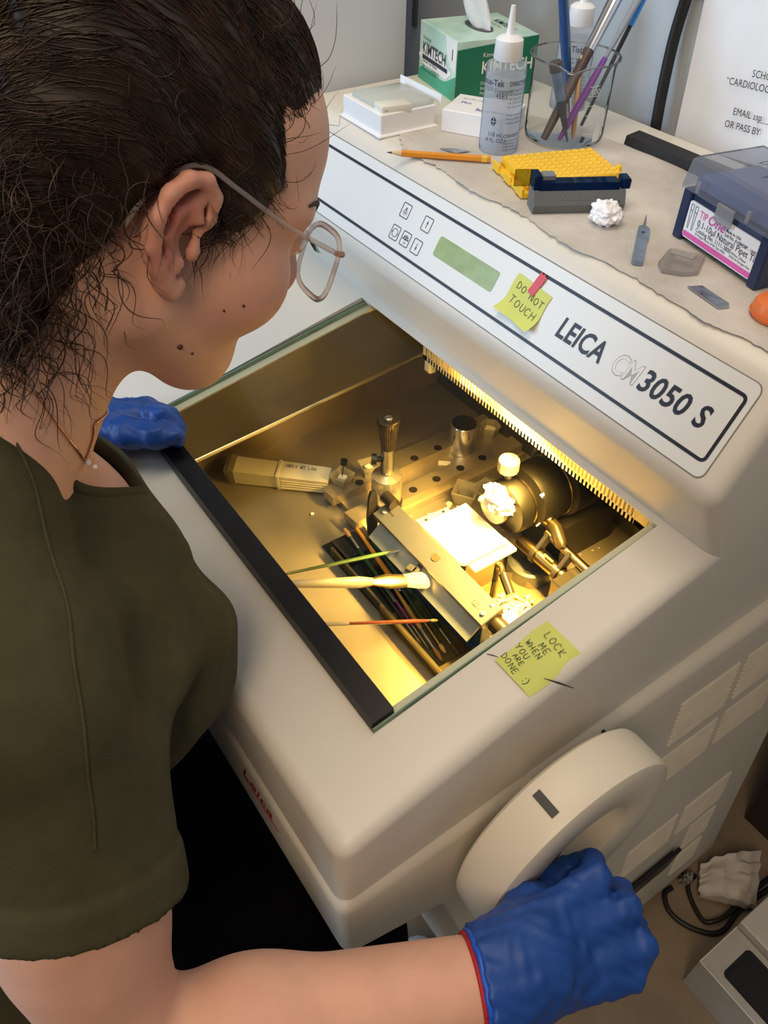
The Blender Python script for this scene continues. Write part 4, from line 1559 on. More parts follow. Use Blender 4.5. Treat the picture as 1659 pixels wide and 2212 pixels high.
# ---- knife holder
t = thing('knife_holder', 'grey steel knife holder bar across the middle of the chamber', 'knife holder', (-.215, .24, FZ))
b = B()
b.box((-.2180, .2395, .7372), (.2220, .0330, .012), Matrix.Rotation(R(19), 4, 'X'), .001, 1)
kb = b.obj('top_bar', M_alu2, t, 0)
b = B()
b.box((-.2180, .2390, .6955), (.2100, .016, .0700))
b.obj('bar_support', mat('support_blue', (.02, .06, .19), .35), t, 0)
b = B()
b.prism([(.2245, .7300), (.2255, .7270), (.2085, .7120), (.2070, .7145)], lambda y, z, x: Vector((x, y, z)), -.315, -.112)
b.obj('front_shield', mat('shield_grey', (.30, .36, .45), .28, .25), t, 0)
b = B()
b.box((-.2280, .2120, .7290), (.013, .011, .006), Matrix.Rotation(R(20), 4, 'Z'), .001, 1)
b.box((-.2230, .2170, .7290), (.008, .016, .006), Matrix.Rotation(R(20), 4, 'Z'), .001, 1)
b.obj('clamp_catch', mat('catch_dark', (.03, .035, .05), .35), t, 0)
for x, y in ((-.320, .2485), (-.319, .2340), (-.119, .2480), (-.118, .2330)):
    b = B()
    b.lathe([(.0032, 0), (.0032, .0012), (.0018, .0019)], (x, y, .7432 + (y - .2395) * .249), seg=18)
    b.obj('rivet', M_chrome, kb)
b = B()
b.lathe([(.0062, .0), (.0062, .0004), (0, .0004)], (-.2170, .2405, .7438), (0, -.24, .97), seg=26)
b.obj('hole', mat('hole_brown', (.05, .035, .015), .5), kb)
b = B()
b.box((-.3105, .2392, .7440), (.010, .0007, .0003))
b.box((-.3150, .2392, .7440), (.002, .0025, .0003))
b.box((-.3060, .2392, .7440), (.002, .0025, .0003))
for dx in (-.0035, 0, .0035):
    b.box((-.134 + dx, .238, .7440), (.0006, .008, .0003))
b.box((-.134, .242, .7440), (.0085, .0006, .0003))
b.box((-.134, .234, .7440), (.0085, .0006, .0003))
b.box((-.128, .238, .7440), (.0006, .010, .0003), Matrix.Rotation(R(25), 4, 'Z'))
b.obj('engraving', M_dkm, kb, 0)
b = B()
b.rings([[Vector((-.3345 + o * .5, .2260 + w_ * s, z)) for o, s in ((-.004, -1), (.004, -1), (.004, 1), (-.004, 1))] for z, w_ in ((.682, .0055), (.725, .0085), (.762, .0060), (.772, .003))])
lv = b.obj('clamp_lever', M_dkm, t, 25)
b = B()
b.cyl((-.3350, .2460, .752), (-.3140, .2460, .752), .0080)
b.obj('pivot', mat('pivot_metal', (.12, .10, .07), .3, .9), t)
b = B()
b.cyl((-.1075, .2440, .728), (-.0790, .2440, .728), .0105)
b.obj('end_knob', mat('knob_dark', (.06, .05, .035), .3, .6), t)
b = B()
b.box((-.100, .262, .726), (.020, .020, .016), None, .001, 1)
b.box((-.092, .272, .722), (.012, .010, .010))
b.obj('end_block', M_bronze, t, 0)

# ---- white plate stage
t = thing('section_stage', 'bright white plate lit by the chamber lamp, behind the knife holder', 'stage', (-.23, .295, FZ))
b = B()
b.prism([(-.2715, .2580), (-.1915, .2580), (-.1875, .2620), (-.1875, .3310), (-.2715, .3310)], lambda x, y, z: Vector((x, y, z)), .7410, .7450)
b.obj('glass_plate', M_wmet, t, 0)
b = B()
b.box((-.1885, .3040, .7355), (.0250, .0680, .005), None, .001, 1)
b.obj('lower_plate', M_wmet, t, 0)
b = B()
b.box((-.230, .297, .700), (.07, .05, .0795))
b.obj('pedestal', mat('pedestal_steel', (.5, .45, .33), .35, .8), t, 0)
b = B()
b.box((-.2790, .2850, .7335), (.013, .050, .0125), Matrix.Rotation(R(-4), 4, 'Z'), .0008, 1)
b.obj('clamp_block', mat('clamp_alu', (.66, .64, .60), .35, .6), t, 0)
b = B()
for y in (.272, .300):
    b.lathe([(.0022, 0), (.0022, .0004), (0, .0004)], (-.279, y, .7398), seg=14)
b.obj('screw_holes', M_dkm, t, 0)
b = B()
b.lathe([(.0016, 0), (.0042, 0), (.0042, .0035), (.0016, .0035)], (-.2840, .3130, .7400), seg=18)
b.obj('washer', M_chrome, t)

# ---- tissue sections and chips
for (x, y, dx, dy, lb) in ((-.4152, .4131, .019, .009, 'white oblong chip in the channel between the shelf rails'), (-.4020, .3285, .010, .004, 'small white sliver beside the chrome weight'),
                           (-.3440, .3380, .016, .004, 'white stick shaped chip left of the stage'), (-.3330, .3520, .015, .005, 'white stick shaped chip nearest the green mould'),
                           (-.4400, .1946, .005, .005, 'pale cube crumb alone on the chamber floor')):
    b = B()
    zc = FZ + (.0106 if -.47 < x < -.366 and y > .24 else .0006)
    b.box((x, y, zc + .0012), (dx, dy, .0022), Matrix.Rotation(R(60 if dx < .018 else 50), 4, 'Z'), .0005, 1)
    tag(b.obj('frozen_chip', M_ice, None, 0), lb, 'chip', 'chips of frozen compound')
random.seed(3)
bm = bmesh.new()
for k in range(150):
    x, y = random.uniform(-.36, -.10), random.uniform(.26, .5)
    if -.275 < x < -.165 and .25 < y < .345:
        continue
    s = random.uniform(.0005, .0016)
    bmesh.ops.create_cube(bm, size=1, matrix=Matrix.Translation((x, y, FZ + s * .4 + .0002)) @ Matrix.Rotation(random.uniform(0, 3), 4, 'Z') @ Matrix.Diagonal((s * random.uniform(1, 4), s, s * .6, 1)))
me = bpy.data.meshes.new('c')
bm.to_mesh(me)
bm.free()
tag(link_mesh('section_crumbs', me, M_ice, None, 0), 'scattered pale crumbs of cut compound on the chamber floor', 'crumbs', None, 'stuff')

# ---- waste tray of shavings
t = thing('section_waste_tray', 'shallow clear tray heaped with pale shavings, right of the white plate', 'tray', (-.15, .325, FZ))
b = B()
P = [(-.190, .266), (-.112, .272), (-.1045, .349), (-.1160, .356), (-.180, .356), (-.190, .345)]
b.prism(P, lambda x, y, z: Vector((x, y, z)), FZ + .0006, FZ + .0022)
for p, q in zip(P, P[1:] + P[:1]):
    p, q = Vector((*p, FZ + .0022)), Vector((*q, FZ + .0022))
    b.poly([p, q, q + Vector((0, 0, .014)), p + Vector((0, 0, .014))])
b.obj('clear_tray', glassy('tray_plastic', (.92, .88, .75), .12, .08, .30, (.75, .62, .36)), t, 0)
random.seed(11)
b = B()
for k in range(190):
    x, y = random.gauss(-.140, .018), random.gauss(.300, .022)
    x, y = min(max(x, -.183), -.116), min(max(y, .273), .345)
    z = FZ + .004 + random.random() * .012 * math.exp(-((x + .13) ** 2 + (y - .29) ** 2) / .0009)
    a, L_ = random.uniform(0, PI), random.uniform(.005, .014)
    w_, tl = random.uniform(.002, .006), random.uniform(-.5, .5)
    X = Matrix.Translation((x, y, z + .002)) @ Matrix.Rotation(a, 4, 'Z') @ Matrix.Rotation(tl, 4, 'Y')
    c1_ = random.uniform(-.003, .003)
    g = [[b.bm.verts.new(X @ Vector((L_ * (i / 3 - .5), w_ * (j - .5), c1_ * math.sin(i / 3 * PI)))) for j in (0, 1)] for i in range(4)]
    for i in range(3):
        b.bm.faces.new((g[i][0], g[i + 1][0], g[i + 1][1], g[i][1]))
sh = b.obj('shavings', mat('shaving_wax', (.82, .66, .34), .6), t, 60)
sh['kind'] = 'stuff'
t = thing('clamp_key', 'small dark bent key with a cylinder grip standing over the shavings tray', 'key', (-.15, .296, .70))
b = B()
b.tube(spline([(-.1700, .3010, .708), (-.1730, .3040, .730), (-.1640, .3010, .738), (-.1560, .2985, .732)], 5), .0036, 10)
b.obj('bent_stem', mat('key_metal', (.16, .13, .08), .3, .9), t)
b = B()
b.cyl((-.1570, .2990, .733), (-.1330, .2920, .722), .0058)
b.obj('grip', M_dkm, t)
b = B()
b.cyl((-.1700, .3010, .6775), (-.1700, .3010, .709), .004)
b.obj('post', M_dkm, t)

# ---- microtome head with specimen
HY = Vector((-.218, 0, .770))
t = thing('microtome_head', 'dark round microtome head holding a frosted white specimen disc', 'microtome head', (-.21, .42, FZ))
hp = lambda y: Vector((HY.x, y, HY.z))
b = B()
b.lathe([(.020, .345), (.034, .347), (.036, .352), (.036, .366), (.031, .369), (.031, .376), (.040, .380), (.043, .388), (.043, .415), (.040, .420), (.040, .428), (.047, .432), (.047, .470), (.040, .474), (.040, .540)], Vector((HY.x, 0, HY.z)), (0, 1, 0), 48)
hb = b.obj('head_body', mat('head_black', (.007, .0065, .005), .45, .0, var=.2, spec=.25), t)
b = B()
for y, r in ((.3725, .0325), (.4240, .0415)):
    b.lathe([(r, y - .0012), (r + .0012, y), (r, y + .0012)], Vector((HY.x, 0, HY.z)), (0, 1, 0), 48, cap=False)
b.obj('groove_rings', M_bronze, hb)
b = B()
b.box((HY.x, .470, .695), (.09, .10, .069))
b.obj('head_stand', mat('stand_dark', (.05, .045, .035), .35, .6), t, 0)
b = B()
b.lathe([(.0, .3300), (.021, .3305), (.0225, .333), (.0225, .338), (.010, .340), (.010, .348)], Vector((HY.x - .006, 0, HY.z + .003)), (0, 1, 0), 40)
sd_ = b.obj('specimen_disc', M_chrome, t)
bm = bmesh.new()
bmesh.ops.create_icosphere(bm, subdivisions=4, radius=1)
for v in bm.verts:
    p = v.co.copy()
    n_ = 1 + .45 * mnoise.noise(p * 2.6 + Vector((7, 1, 3))) + .25 * mnoise.noise(p * 6)
    v.co = Vector((HY.x - .004 + p.x * .023 * n_, .342 + p.y * .020 * n_, HY.z + .013 + p.z * .017 * n_))
me = bpy.data.meshes.new('f')
bm.to_mesh(me)
bm.free()
link_mesh('frost_clump', me, M_ice, sd_, 30)
b = B()
pts = [Vector((HY.x + .0375 * math.sin(a), .385 + .004 * math.sin(5 * a), HY.z + .0375 * math.cos(a))) for a in [R(10 + 9 * k) for k in range(11)]]
b.tube(pts, [.0028 + .0012 * math.sin(k * 2.1) for k in range(11)], 8)
b.tube([pts[-1], pts[-1] + Vector((-.004, -.012, -.014))], .0012, 6)
b.obj('frost_ribbon', M_ice, t, 40)
b = B()
b.cyl((-.2330, .362, .797), (-.2340, .3605, .818), .0045)
b.obj('screw_stem', M_chrome, t)
b = B()
n = 28
rs = []
for r, z in ((.0120, .815), (.0130, .8165), (.0130, .831), (.0118, .833)):
    rs.append([Vector((-.2345 + r * (1 + .04 * (k % 2)) * math.cos(2 * PI * k / n), .3600 + r * (1 + .04 * (k % 2)) * math.sin(2 * PI * k / n), z)) for k in range(n)])
b.rings(rs)
b.obj('clamp_knob', mat('knob_frost', (.62, .58, .46), .35, .5), t, 25)
b = B()
b.cyl((-.2285, .428, .80), (-.2275, .430, .8150 - .02), .006)
b.cyl((-.2285, .4285, .770 + .038), (-.2260, .4300, .829), .0135)
b.obj('rear_knob', M_dkm, t)

# ---- bronze adjusting rod assembly
t = thing('adjusting_rod', 'twin bronze rods with dark collars running to the right chamber wall', 'rod', (-.15, .37, FZ))
b = B()
b.cyl((-.1980, .3665, .718), (-.0870, .3685, .718), .0098, seg=26)
b.obj('rod', M_bronze, t)
b = B()
b.cyl((-.1740, .3850, .742), (-.0800, .3810, .742), .0058, seg=20)
b.obj('rod', M_bronze, t)
for x in (-.168, -.128):
    b = B()
    b.cyl((x - .003, .3665, .718), (x + .003, .3665, .718), .0125, seg=26)
    b.box((x, .3760, .7345), (.006, .014, .026), Matrix.Rotation(R(-40), 4, 'X'), .001, 1)
    b.obj('collar', M_dkm, t)
b = B()
b.box((-.146, .3640, .7320), (.016, .003, .0022), None, .0005, 1)
b.obj('scale_mark', mat('mark_bright', (.8, .68, .35), .3, .8), t, 0)
b = B()
b.box((-.1010, .3640, .6985), (.030, .050, .075), None, .002, 1)
b.obj('end_block', M_dkm, t, 0)
t = thing('lock_lever', 'short dark clamp lever with a hexagon nut beside the microtome head', 'lever', (-.17, .39, .70))
b = B()
b.lathe([(.009, -.006), (.0095, -.004), (.0095, .004), (.009, .006)], (-.1850, .3900, .757), (1, .1, -.1), 6)
b.lathe([(.0102, .004), (.0102, .010), (.006, .011)], (-.1850, .3900, .757), (1, .1, -.1), 24)
b.obj('nut', M_bronze, t)
b = B()
b.tube([(-.1790, .3910, .756), (-.165, .3890, .755), (-.1450, .3800, .749), (-.1400, .3785, .747)], [.0075, .0085, .0085, .005], 12, .75)
b.obj('lever_arm', mat('lever_dark', (.06, .05, .03), .3, .7), t)
t = thing('round_pad', 'blue grey round pad under the bronze rods', 'pad', (-.187, .384, FZ))
b = B()
b.lathe([(.0305, .0004), (.031, .001), (.031, .022), (.0275, .0245), (.0265, .0235), (0, .0235)], (-.1850, .3800, FZ), seg=44)
b.obj('pad_body', mat('pad_grey', (.12, .13, .14), .35, .5, var=.3, scale=60), t)
t = thing('mirror_plate', 'upright grey metal plate behind the microtome head', 'plate', (-.26, .50, FZ))
b = B()
b.box((-.3050, .5150, .745), (.080, .003, .168), Matrix.Rotation(R(-14), 4, 'Z'), .0008, 1)
b.obj('plate', mat('plate_grey', (.36, .35, .31), .3, .9), t, 0)
# ================================================================== the operator
class SDF:
    """signed distance field built from smoothly blended primitives"""

    def __init__(s):
        s.ops = []
        s.post = None

    def _add(s, fn, c, r, k, mode):
        s.ops.append((fn, np.array(c, np.float32), float(r), k, mode))
        return s

    def cone(s, a, b, ra, rb, k=.02, mode='u', scale=None):
        a, b = np.array(a, np.float64), np.array(b, np.float64)
        ba = b - a
        L2 = float(ba @ ba)

        def fn(p):
            pa = p - a
            h = np.clip(pa @ ba / L2, 0, 1)
            q = pa - h[:, None] * ba
            if scale is not None:
                q = q / np.array(scale)
            return np.sqrt((q * q).sum(1)) - (ra + (rb - ra) * h)
        return s._add(fn, (a + b) / 2, math.sqrt(L2) / 2 + max(ra, rb) * (max(scale) if scale else 1), k, mode)

    def ell(s, c, r, k=.02, mode='u', M=None):
        c, r = np.array(c, np.float64), np.array(r, np.float64)

        def fn(p):
            q = p - c
            if M is not None:
                q = q @ M
            k0 = np.sqrt(((q / r) ** 2).sum(1)) + 1e-9
            k1 = np.sqrt(((q / (r * r)) ** 2).sum(1)) + 1e-9
            return k0 * (k0 - 1) / k1
        return s._add(fn, c, r.max(), k, mode)

    def plane(s, o, n, k=.004, mode='i'):
        o, n = np.array(o, np.float64), np.array(n, np.float64)
        n = n / np.linalg.norm(n)
        return s._add(lambda p: (p - o) @ n, o, 1e3, k, mode)

    def chain(s, pts, rad, k=.006, mode='u', scale=None):
        for i in range(len(pts) - 1):
            s.cone(pts[i], pts[i + 1], rad[i], rad[i + 1], k, mode, scale)
        return s

    def __call__(s, p, c=None, R_=0.):
        d = np.full(len(p), .5)
        for fn, oc, r, k, mode in s.ops:
            if c is not None and r < 1e2 and np.linalg.norm(oc - c) > r + R_ + .06 and mode in 'us':
                continue
            e = fn(p)
            if mode == 'u':
                h = np.maximum(k - np.abs(d - e), 0) / k
                d = np.minimum(d, e) - h * h * k * .25
            elif mode == 's':
                e = -e
                h = np.maximum(k - np.abs(d - e), 0) / k
                d = np.maximum(d, e) + h * h * k * .25
            else:
                h = np.maximum(k - np.abs(d - e), 0) / k
                d = np.maximum(d, e) + h * h * k * .25
        if s.post is not None:
            d = s.post(p, d)
        return d

    def grad(s, p, e=.001):
        p = np.atleast_2d(p)
        g = np.stack([s(p + np.eye(3)[i] * e) - s(p - np.eye(3)[i] * e) for i in range(3)], 1)
        return g / (np.linalg.norm(g, axis=1, keepdims=True) + 1e-9)

    def snap(s, p, off=0., n=4):
        p = np.atleast_2d(np.array(p, np.float64))
        for _ in range(n):
            p = p - s.grad(p) * (s(p) - off)[:, None]
        return p


def surface_nets(f, lo, hi, h, NB=28):
    lo, hi = np.array(lo), np.array(hi)
    N = np.ceil((hi - lo) / h).astype(int) + 1
    nb = np.ceil(N / NB).astype(int)
    G = np.arange(NB + 2)
    V, KEY, QUADS = [], [], []
    dims = (N + NB + 4).astype(np.int64)

    def key(i, j, k):
        return (i * dims[1] + j) * dims[2] + k
    for bx in range(nb[0]):
        for by in range(nb[1]):
            for bz in range(nb[2]):
                o = np.array([bx, by, bz]) * NB
                ctr = lo + (o + (NB + 1) / 2) * h
                RR = h * (NB + 1) * .5 * 1.7321
                if abs(f(ctr[None], ctr, RR)[0]) > RR * 1.25 + .012:
                    continue
                I, J, K = np.meshgrid(G, G, G, indexing='ij')
                P = lo + (np.stack([I, J, K], -1).reshape(-1, 3) + o) * h
                D = f(P, ctr, RR).reshape(NB + 2, NB + 2, NB + 2)
                if D.min() > 0 or D.max() < 0:
                    continue
                n = NB + 1
                S = D < 0
                cs = [D[a:a + n, b:b + n, c:c + n] for a in (0, 1) for b in (0, 1) for c in (0, 1)]
                ss = [S[a:a + n, b:b + n, c:c + n] for a in (0, 1) for b in (0, 1) for c in (0, 1)]
                anyin = np.logical_or.reduce(ss)
                allin = np.logical_and.reduce(ss)
                act = anyin & ~allin
                ci = np.argwhere(act)
                if len(ci) == 0:
                    continue
                acc = np.zeros((len(ci), 3))
                cnt = np.zeros(len(ci))
                corner = [(a, b, c) for a in (0, 1) for b in (0, 1) for c in (0, 1)]
                vals = np.stack([q[act] for q in cs], 1)
                for u in range(8):
                    for v in range(u + 1, 8):
                        cu, cv = np.array(corner[u]), np.array(corner[v])
                        if abs(cu - cv).sum() != 1:
                            continue
                        m = (vals[:, u] < 0) != (vals[:, v] < 0)
                        t = np.where(m, vals[:, u] / (vals[:, u] - vals[:, v] + 1e-12), 0)
                        acc += np.where(m[:, None], cu + t[:, None] * (cv - cu), 0)
                        cnt += m
                V.append(lo + (ci + o + acc / cnt[:, None]) * h)
                gi = ci + o
                KEY.append(key(gi[:, 0], gi[:, 1], gi[:, 2]))
                # quads: grid edges owned by this block (index 1..NB in the crossing axes)
                for ax in range(3):
                    sl0 = [slice(1, n)] * 3
                    sl1 = [slice(1, n)] * 3
                    sl0[ax] = slice(0, NB)
                    sl1[ax] = slice(1, NB + 1)
                    a, b = S[tuple(sl0)], S[tuple(sl1)]
                    e = np.argwhere(a != b)
                    if len(e) == 0:
                        continue
                    off = np.ones(3, int)
                    off[ax] = 0
                    g = e + off
                    inside = a[tuple(e.T)]
                    g = g + o
                    u, v = (ax + 1) % 3, (ax + 2) % 3
                    du_, dv_ = np.zeros(3, int), np.zeros(3, int)
                    du_[u] = 1
                    dv_[v] = 1
                    c0 = g - du_ - dv_
                    c1 = g - dv_
                    c2 = g
                    c3 = g - du_
                    q = np.stack([key(c[:, 0], c[:, 1], c[:, 2]) for c in (c0, c1, c2, c3)], 1)
                    q[~inside] = q[~inside][:, ::-1]
                    QUADS.append(q)
    V, KEY, Q = np.concatenate(V), np.concatenate(KEY), np.concatenate(QUADS)
    uk, idx = np.unique(KEY, return_index=True)
    V = V[idx]
    pos = np.searchsorted(uk, Q)
    ok = (pos < len(uk)).all(1)
    pos = np.minimum(pos, len(uk) - 1)
    ok &= (uk[pos] == Q).all(1)
    return V, pos[ok]


def sdf_obj(name, f, lo, hi, h, material, parent=None, label=None, tint=None, relax=0):
    V, Q = surface_nets(f, lo, hi, h)
    E_ = np.concatenate([Q[:, [0, 1]], Q[:, [1, 2]], Q[:, [2, 3]], Q[:, [3, 0]]])
    for _ in range(relax):
        A_ = np.zeros_like(V)
        n_ = np.zeros(len(V))
        for a_, b_ in ((0, 1), (1, 0)):
            np.add.at(A_, E_[:, a_], V[E_[:, b_]])
            np.add.at(n_, E_[:, a_], 1)
        V = V * .45 + .55 * A_ / n_[:, None]
    me = bpy.data.meshes.new(name)
    me.vertices.add(len(V))
    me.vertices.foreach_set('co', V.astype(np.float32).ravel())
    me.loops.add(len(Q) * 4)
    me.loops.foreach_set('vertex_index', Q.astype(np.int32).ravel())
    me.polygons.add(len(Q))
    me.polygons.foreach_set('loop_start', np.arange(0, len(Q) * 4, 4, dtype=np.int32))
    me.update(calc_edges=True)
    me.validate()
    if tint is not None:
        at = me.attributes.new('pigment', 'FLOAT', 'POINT')
        at.data.foreach_set('value', tint(V).astype(np.float32))
    return link_mesh(name, me, material, parent, 180, label)


# ---------------------------------------------------------------- frames
def head_frame(pit, yaw, rol):
    p, y, ro = R(pit), R(yaw), R(rol)
    g = np.array([-math.sin(y) * math.cos(p), math.cos(y) * math.cos(p), -math.sin(p)])
    r = np.array([math.cos(y), math.sin(y), 0])
    u = np.cross(r, g)
    return g, math.cos(ro) * r + math.sin(ro) * u, -math.sin(ro) * r + math.cos(ro) * u


HG, HR, HU = head_frame(29.8, -5.7, 4.7)
HC_ = np.array([-.189, -.052, 1.269])
HM_ = np.stack([HG, HU, HR], 1)          # columns: forward, up, right


def hd(a, b, c):
    return HC_ + HM_ @ np.array([a, b, c])


def to_head(p):
    return (np.asarray(p) - HC_) @ HM_


RSH, REL, RWR = np.array([-.045, -.235, 1.058]), np.array([.083, -.268, .785]), np.array([.1940, -.012, .786])
LSH, LEL, LWR = np.array([-.345, -.215, 1.050]), np.array([-.520, -.240, .860]), np.array([-.515, -.062, .893])


def head_prims(s):
    E = lambda c, r, k=.02, mode='u': s.ell(hd(*c), r, k, mode, HM_)
    E((-.006, .045, 0), (.098, .088, .073))
    E((.043, -.016, 0), (.056, .080, .058), .03)
    E((.045, .060, 0), (.053, .050, .060), .03)
    s.cone(hd(.000, -.050, .047), hd(.064, -.090, .006), .024, .018, .03)
    s.cone(hd(.000, -.050, -.047), hd(.064, -.090, -.006), .024, .018, .03)
    s.cone(hd(.02, -.055, 0), hd(.062, -.080, 0), .036, .024, .02)
    for c in (1, -1):
        E((.062, -.022, .039 * c), (.031, .032, .029), .02)
        E((.072, .030, .034 * c), (.018, .010, .026), .02)
        E((.100, .012, .032 * c), (.013, .010, .017), .014, 's')
        E((.087, .012, .032 * c), (.0125, .0125, .0125), .004)
        E((.102, -.024, .012 * c), (.011, .009, .008), .008)
    s.cone(hd(.094, .028, 0), hd(.111, -.014, 0), .0085, .0110, .014)
    E((.106, -.019, 0), (.013, .009, .012), .010)
    E((.086, -.050, 0), (.013, .0065, .024), .008)
    E((.081, -.061, 0), (.013, .0075, .021), .006)
    E((.069, -.090, 0), (.017, .016, .020), .016)
    # ear (right, and its mirror)
    for c in (1, -1):
        h = lambda a, b, q: hd(a, b, q * c)
        s.ell(h(-.008, .002, .0775), (.017, .027, .0045), .006, 'u', HM_ @ np.array(Matrix.Rotation(R(-28 * c), 3, 'Y')))
        path = [(.006, .003, .0760), (.0105, .014, .0775), (.0085, .026, .0800), (-.001, .0335, .0835), (-.013, .0315, .0885), (-.0215, .022, .0920), (-.0245, .008, .0930), (-.0210, -.007, .0910), (-.0140, -.018, .0865), (-.006, -.0265, .0815), (.0015, -.0305, .0780), (.0060, -.026, .0755)]
        rad = [.0032, .0038, .0042, .0046, .0046, .0046, .0044, .0042, .0046, .0056, .0060, .0048]
        s.chain([h(*q) for q in path], rad, .003)
        s.chain([h(*q) for q in ((-.002, .022, .0815), (-.0125, .013, .0855), (-.0135, .001, .0860), (-.0085, -.010, .0830), (-.001, -.016, .0785))], [.003, .0034, .0034, .0036, .0032], .004)
        s.ell(h(.000, -.001, .0850), (.0075, .0105, .0062), .006, 's', HM_)
        s.ell(h(.0075, -.006, .0775), (.0042, .0065, .0040), .004, 'u', HM_)
    return s


def torso_prims(s, o=0., chest=0.):
    """o inflates everything (for clothing)"""
    s.ell((-.195, -.200, .985), (.135 + o, .085 + o, .110 + o), .05)
    s.cone((-.155, -.215, .950), (-.150, -.310, .620), .092 + o, .104 + o, .06)
    s.cone((-.235, -.215, .950), (-.240, -.310, .620), .092 + o, .104 + o, .06)
    s.cone((-.166, -.207, 1.180), RSH + np.array([.006, 0, .008]), .044 + o, .050 + o, .055)
    s.cone((-.208, -.207, 1.160), LSH + np.array([-.005, 0, .008]), .046 + o, .052 + o, .05)
    s.ell((-.195, -.158, 1.018), (.100 + o, .058 + o, .070 + o), .045)
    s.ell((-.122, -.146 + chest * .5, .948), (.060 + o, .064 + o + chest, .068 + o), .045)
    s.ell((-.268, -.146 + chest * .5, .948), (.060 + o, .064 + o + chest, .068 + o), .045)
    s.ell((-.195, -.345, .56), (.150 + o, .115 + o, .110 + o), .06)
    return s


def arm_prims(s, o=0., side='R', part='all'):
    sh, el, wr = (RSH, REL, RWR) if side == 'R' else (LSH, LEL, LWR)
    if part in ('all', 'upper'):
        s.cone(sh, sh + (el - sh) * .55, .051 + o, .050 + o, .04)
        s.cone(sh + (el - sh) * .5, el, .051 + o, .043 + o, .03)
    if part in ('all', 'fore'):
        s.cone(el, el + (wr - el) * .32, .044 + o, .048 + o, .022)
        s.cone(el + (wr - el) * .30, wr, .048 + o, .0345 + o, .03)
    return s


body = SDF()
head_prims(body)
body.cone(hd(-.034, -.035, 0), (-.190, -.192, 1.095), .051, .053, .03)
body.cone(hd(-.040, -.055, 0), (-.190, -.215, 1.115), .048, .052, .03)
torso_prims(body)
arm_prims(body, 0, 'R')
arm_prims(body, 0, 'L')
# thighs, shins
KNR, KNL, ANR, ANL = np.array([.020, -.055, .520]), np.array([-.245, -.060, .520]), np.array([-.012, -.020, .095]), np.array([-.180, -.300, .095])
for hip, kn, an in (((-.115, -.330, .545), KNR, ANR), ((-.275, -.330, .545), KNL, ANL)):
    body.cone(hip, kn, .080, .056, .05)
    body.cone(kn, an, .054, .036, .03)


# ---------------------------------------------------------------- hands
def hand_prims(s, W, K, fingers, thumb, palm_n, k=.010):
    """W wrist, K four knuckles, fingers: joint chains beyond the knuckles"""
    W = np.array(W)
    lat = (K[3] - K[0]) / np.linalg.norm(K[3] - K[0])
    for i in range(4):
        b0 = W + lat * (-.018 + .012 * i)
        s.cone(b0, K[i], .0175, .0125, .014)
        pts = [K[i]] + list(fingers[i])
        rr = [.0122, .0108, .0098, .0084] if i < 3 else [.0110, .0098, .0088, .0076]
        s.chain(pts, rr[:len(pts)], .004)
    s.chain(thumb, [.0175, .0150, .0125, .0100][:len(thumb)], .012)
    return s


SCL = .965
CAMP = np.array([.3029, -.2148, 1.4831])
sc = lambda P: CAMP + (np.array(P) - CAMP) * SCL
RW = sc((.1887, -.0006, .7588))
RK = [sc(p) for p in ((.1762, .1113, .7723), (.2072, .1193, .7583), (.2340, .1151, .7404), (.2440, .0965, .7262))]
fw = RK[1] - RW
fw /= np.linalg.norm(fw)
la = RK[3] - RK[0]
la -= fw * (la @ fw)
la /= np.linalg.norm(la)
pn = -np.cross(la, fw)                       # palm side
pn /= np.linalg.norm(pn)
FR = []
for i, kx in enumerate(RK):
    s_ = (1., 1.06, 1., .84)[i]
    p1 = kx + (fw * .42 + pn * .91) * .040 * s_
    p2 = p1 + (pn * .62 - fw * .78) * .025 * s_
    p3 = p2 + (-pn * .25 - fw * .97) * .020 * s_
    FR.append([p1, p2, p3])
TH = [sc(p) for p in ((.1660, .0200, .7560), (.1560, .0560, .7500), (.1600, .0960, .7210), (.1680, .1200, .6960))]
RW_ = RW
glove_r = SDF()
hand_prims(glove_r, RW, RK, FR, TH, pn)
glove_r.cone(RW - fw * .035, RW + fw * .020, .0410, .038, .02, 'u')
cuff_o = RW - fw * .040
FA = (RWR - REL) / np.linalg.norm(RWR - REL)
glove_r.cone(RWR - FA * .035, RW, .0410, .038, .012)
glove_r.plane(RWR - FA * .020, -FA, .003)


def glove_wr(p, d):
    return d + .0009 * np.sin(p[:, 0] * 310 + 3 * np.sin(p[:, 1] * 120)) * np.sin(p[:, 2] * 170 + p[:, 1] * 200) + .0006 * np.sin(p @ np.array([220., -140., 260.]) + 2 * np.sin(p[:, 0] * 150))


glove_r.post = glove_wr

LW = np.array([-.512, -.058, .893])
LK = [np.array(p) for p in ((-.470, -.0120, .9060), (-.485, .0040, .8990), (-.500, .0130, .8860), (-.512, .0140, .8730))]
FL_ = [[np.array((-.446, .0120, .9100)), np.array((-.432, .0220, .8960)), np.array((-.428, .0180, .8830))],
       [np.array((-.458, .0230, .8950)), np.array((-.447, .0250, .8820)), np.array((-.450, .0150, .8770))],
       [np.array((-.474, .0300, .8840)), np.array((-.462, .0300, .8780)), np.array((-.462, .0190, .8770))],
       [np.array((-.488, .0290, .8790)), np.array((-.478, .0310, .8770)), np.array((-.476, .0210, .8770))]]
TL = [np.array((-.480, -.0450, .8920)), np.array((-.448, -.0300, .9000)), np.array((-.424, -.0070, .9040)), np.array((-.4085, .0120, .9050))]
glove_l = SDF()
hand_prims(glove_l, LW, LK, FL_, TL, None)
LA = (LWR - LEL) / np.linalg.norm(LWR - LEL)
glove_l.cone(LWR - LA * .05, LWR + LA * .005, .036, .034, .012)
glove_l.cone(LWR, LW, .034, .030, .012)
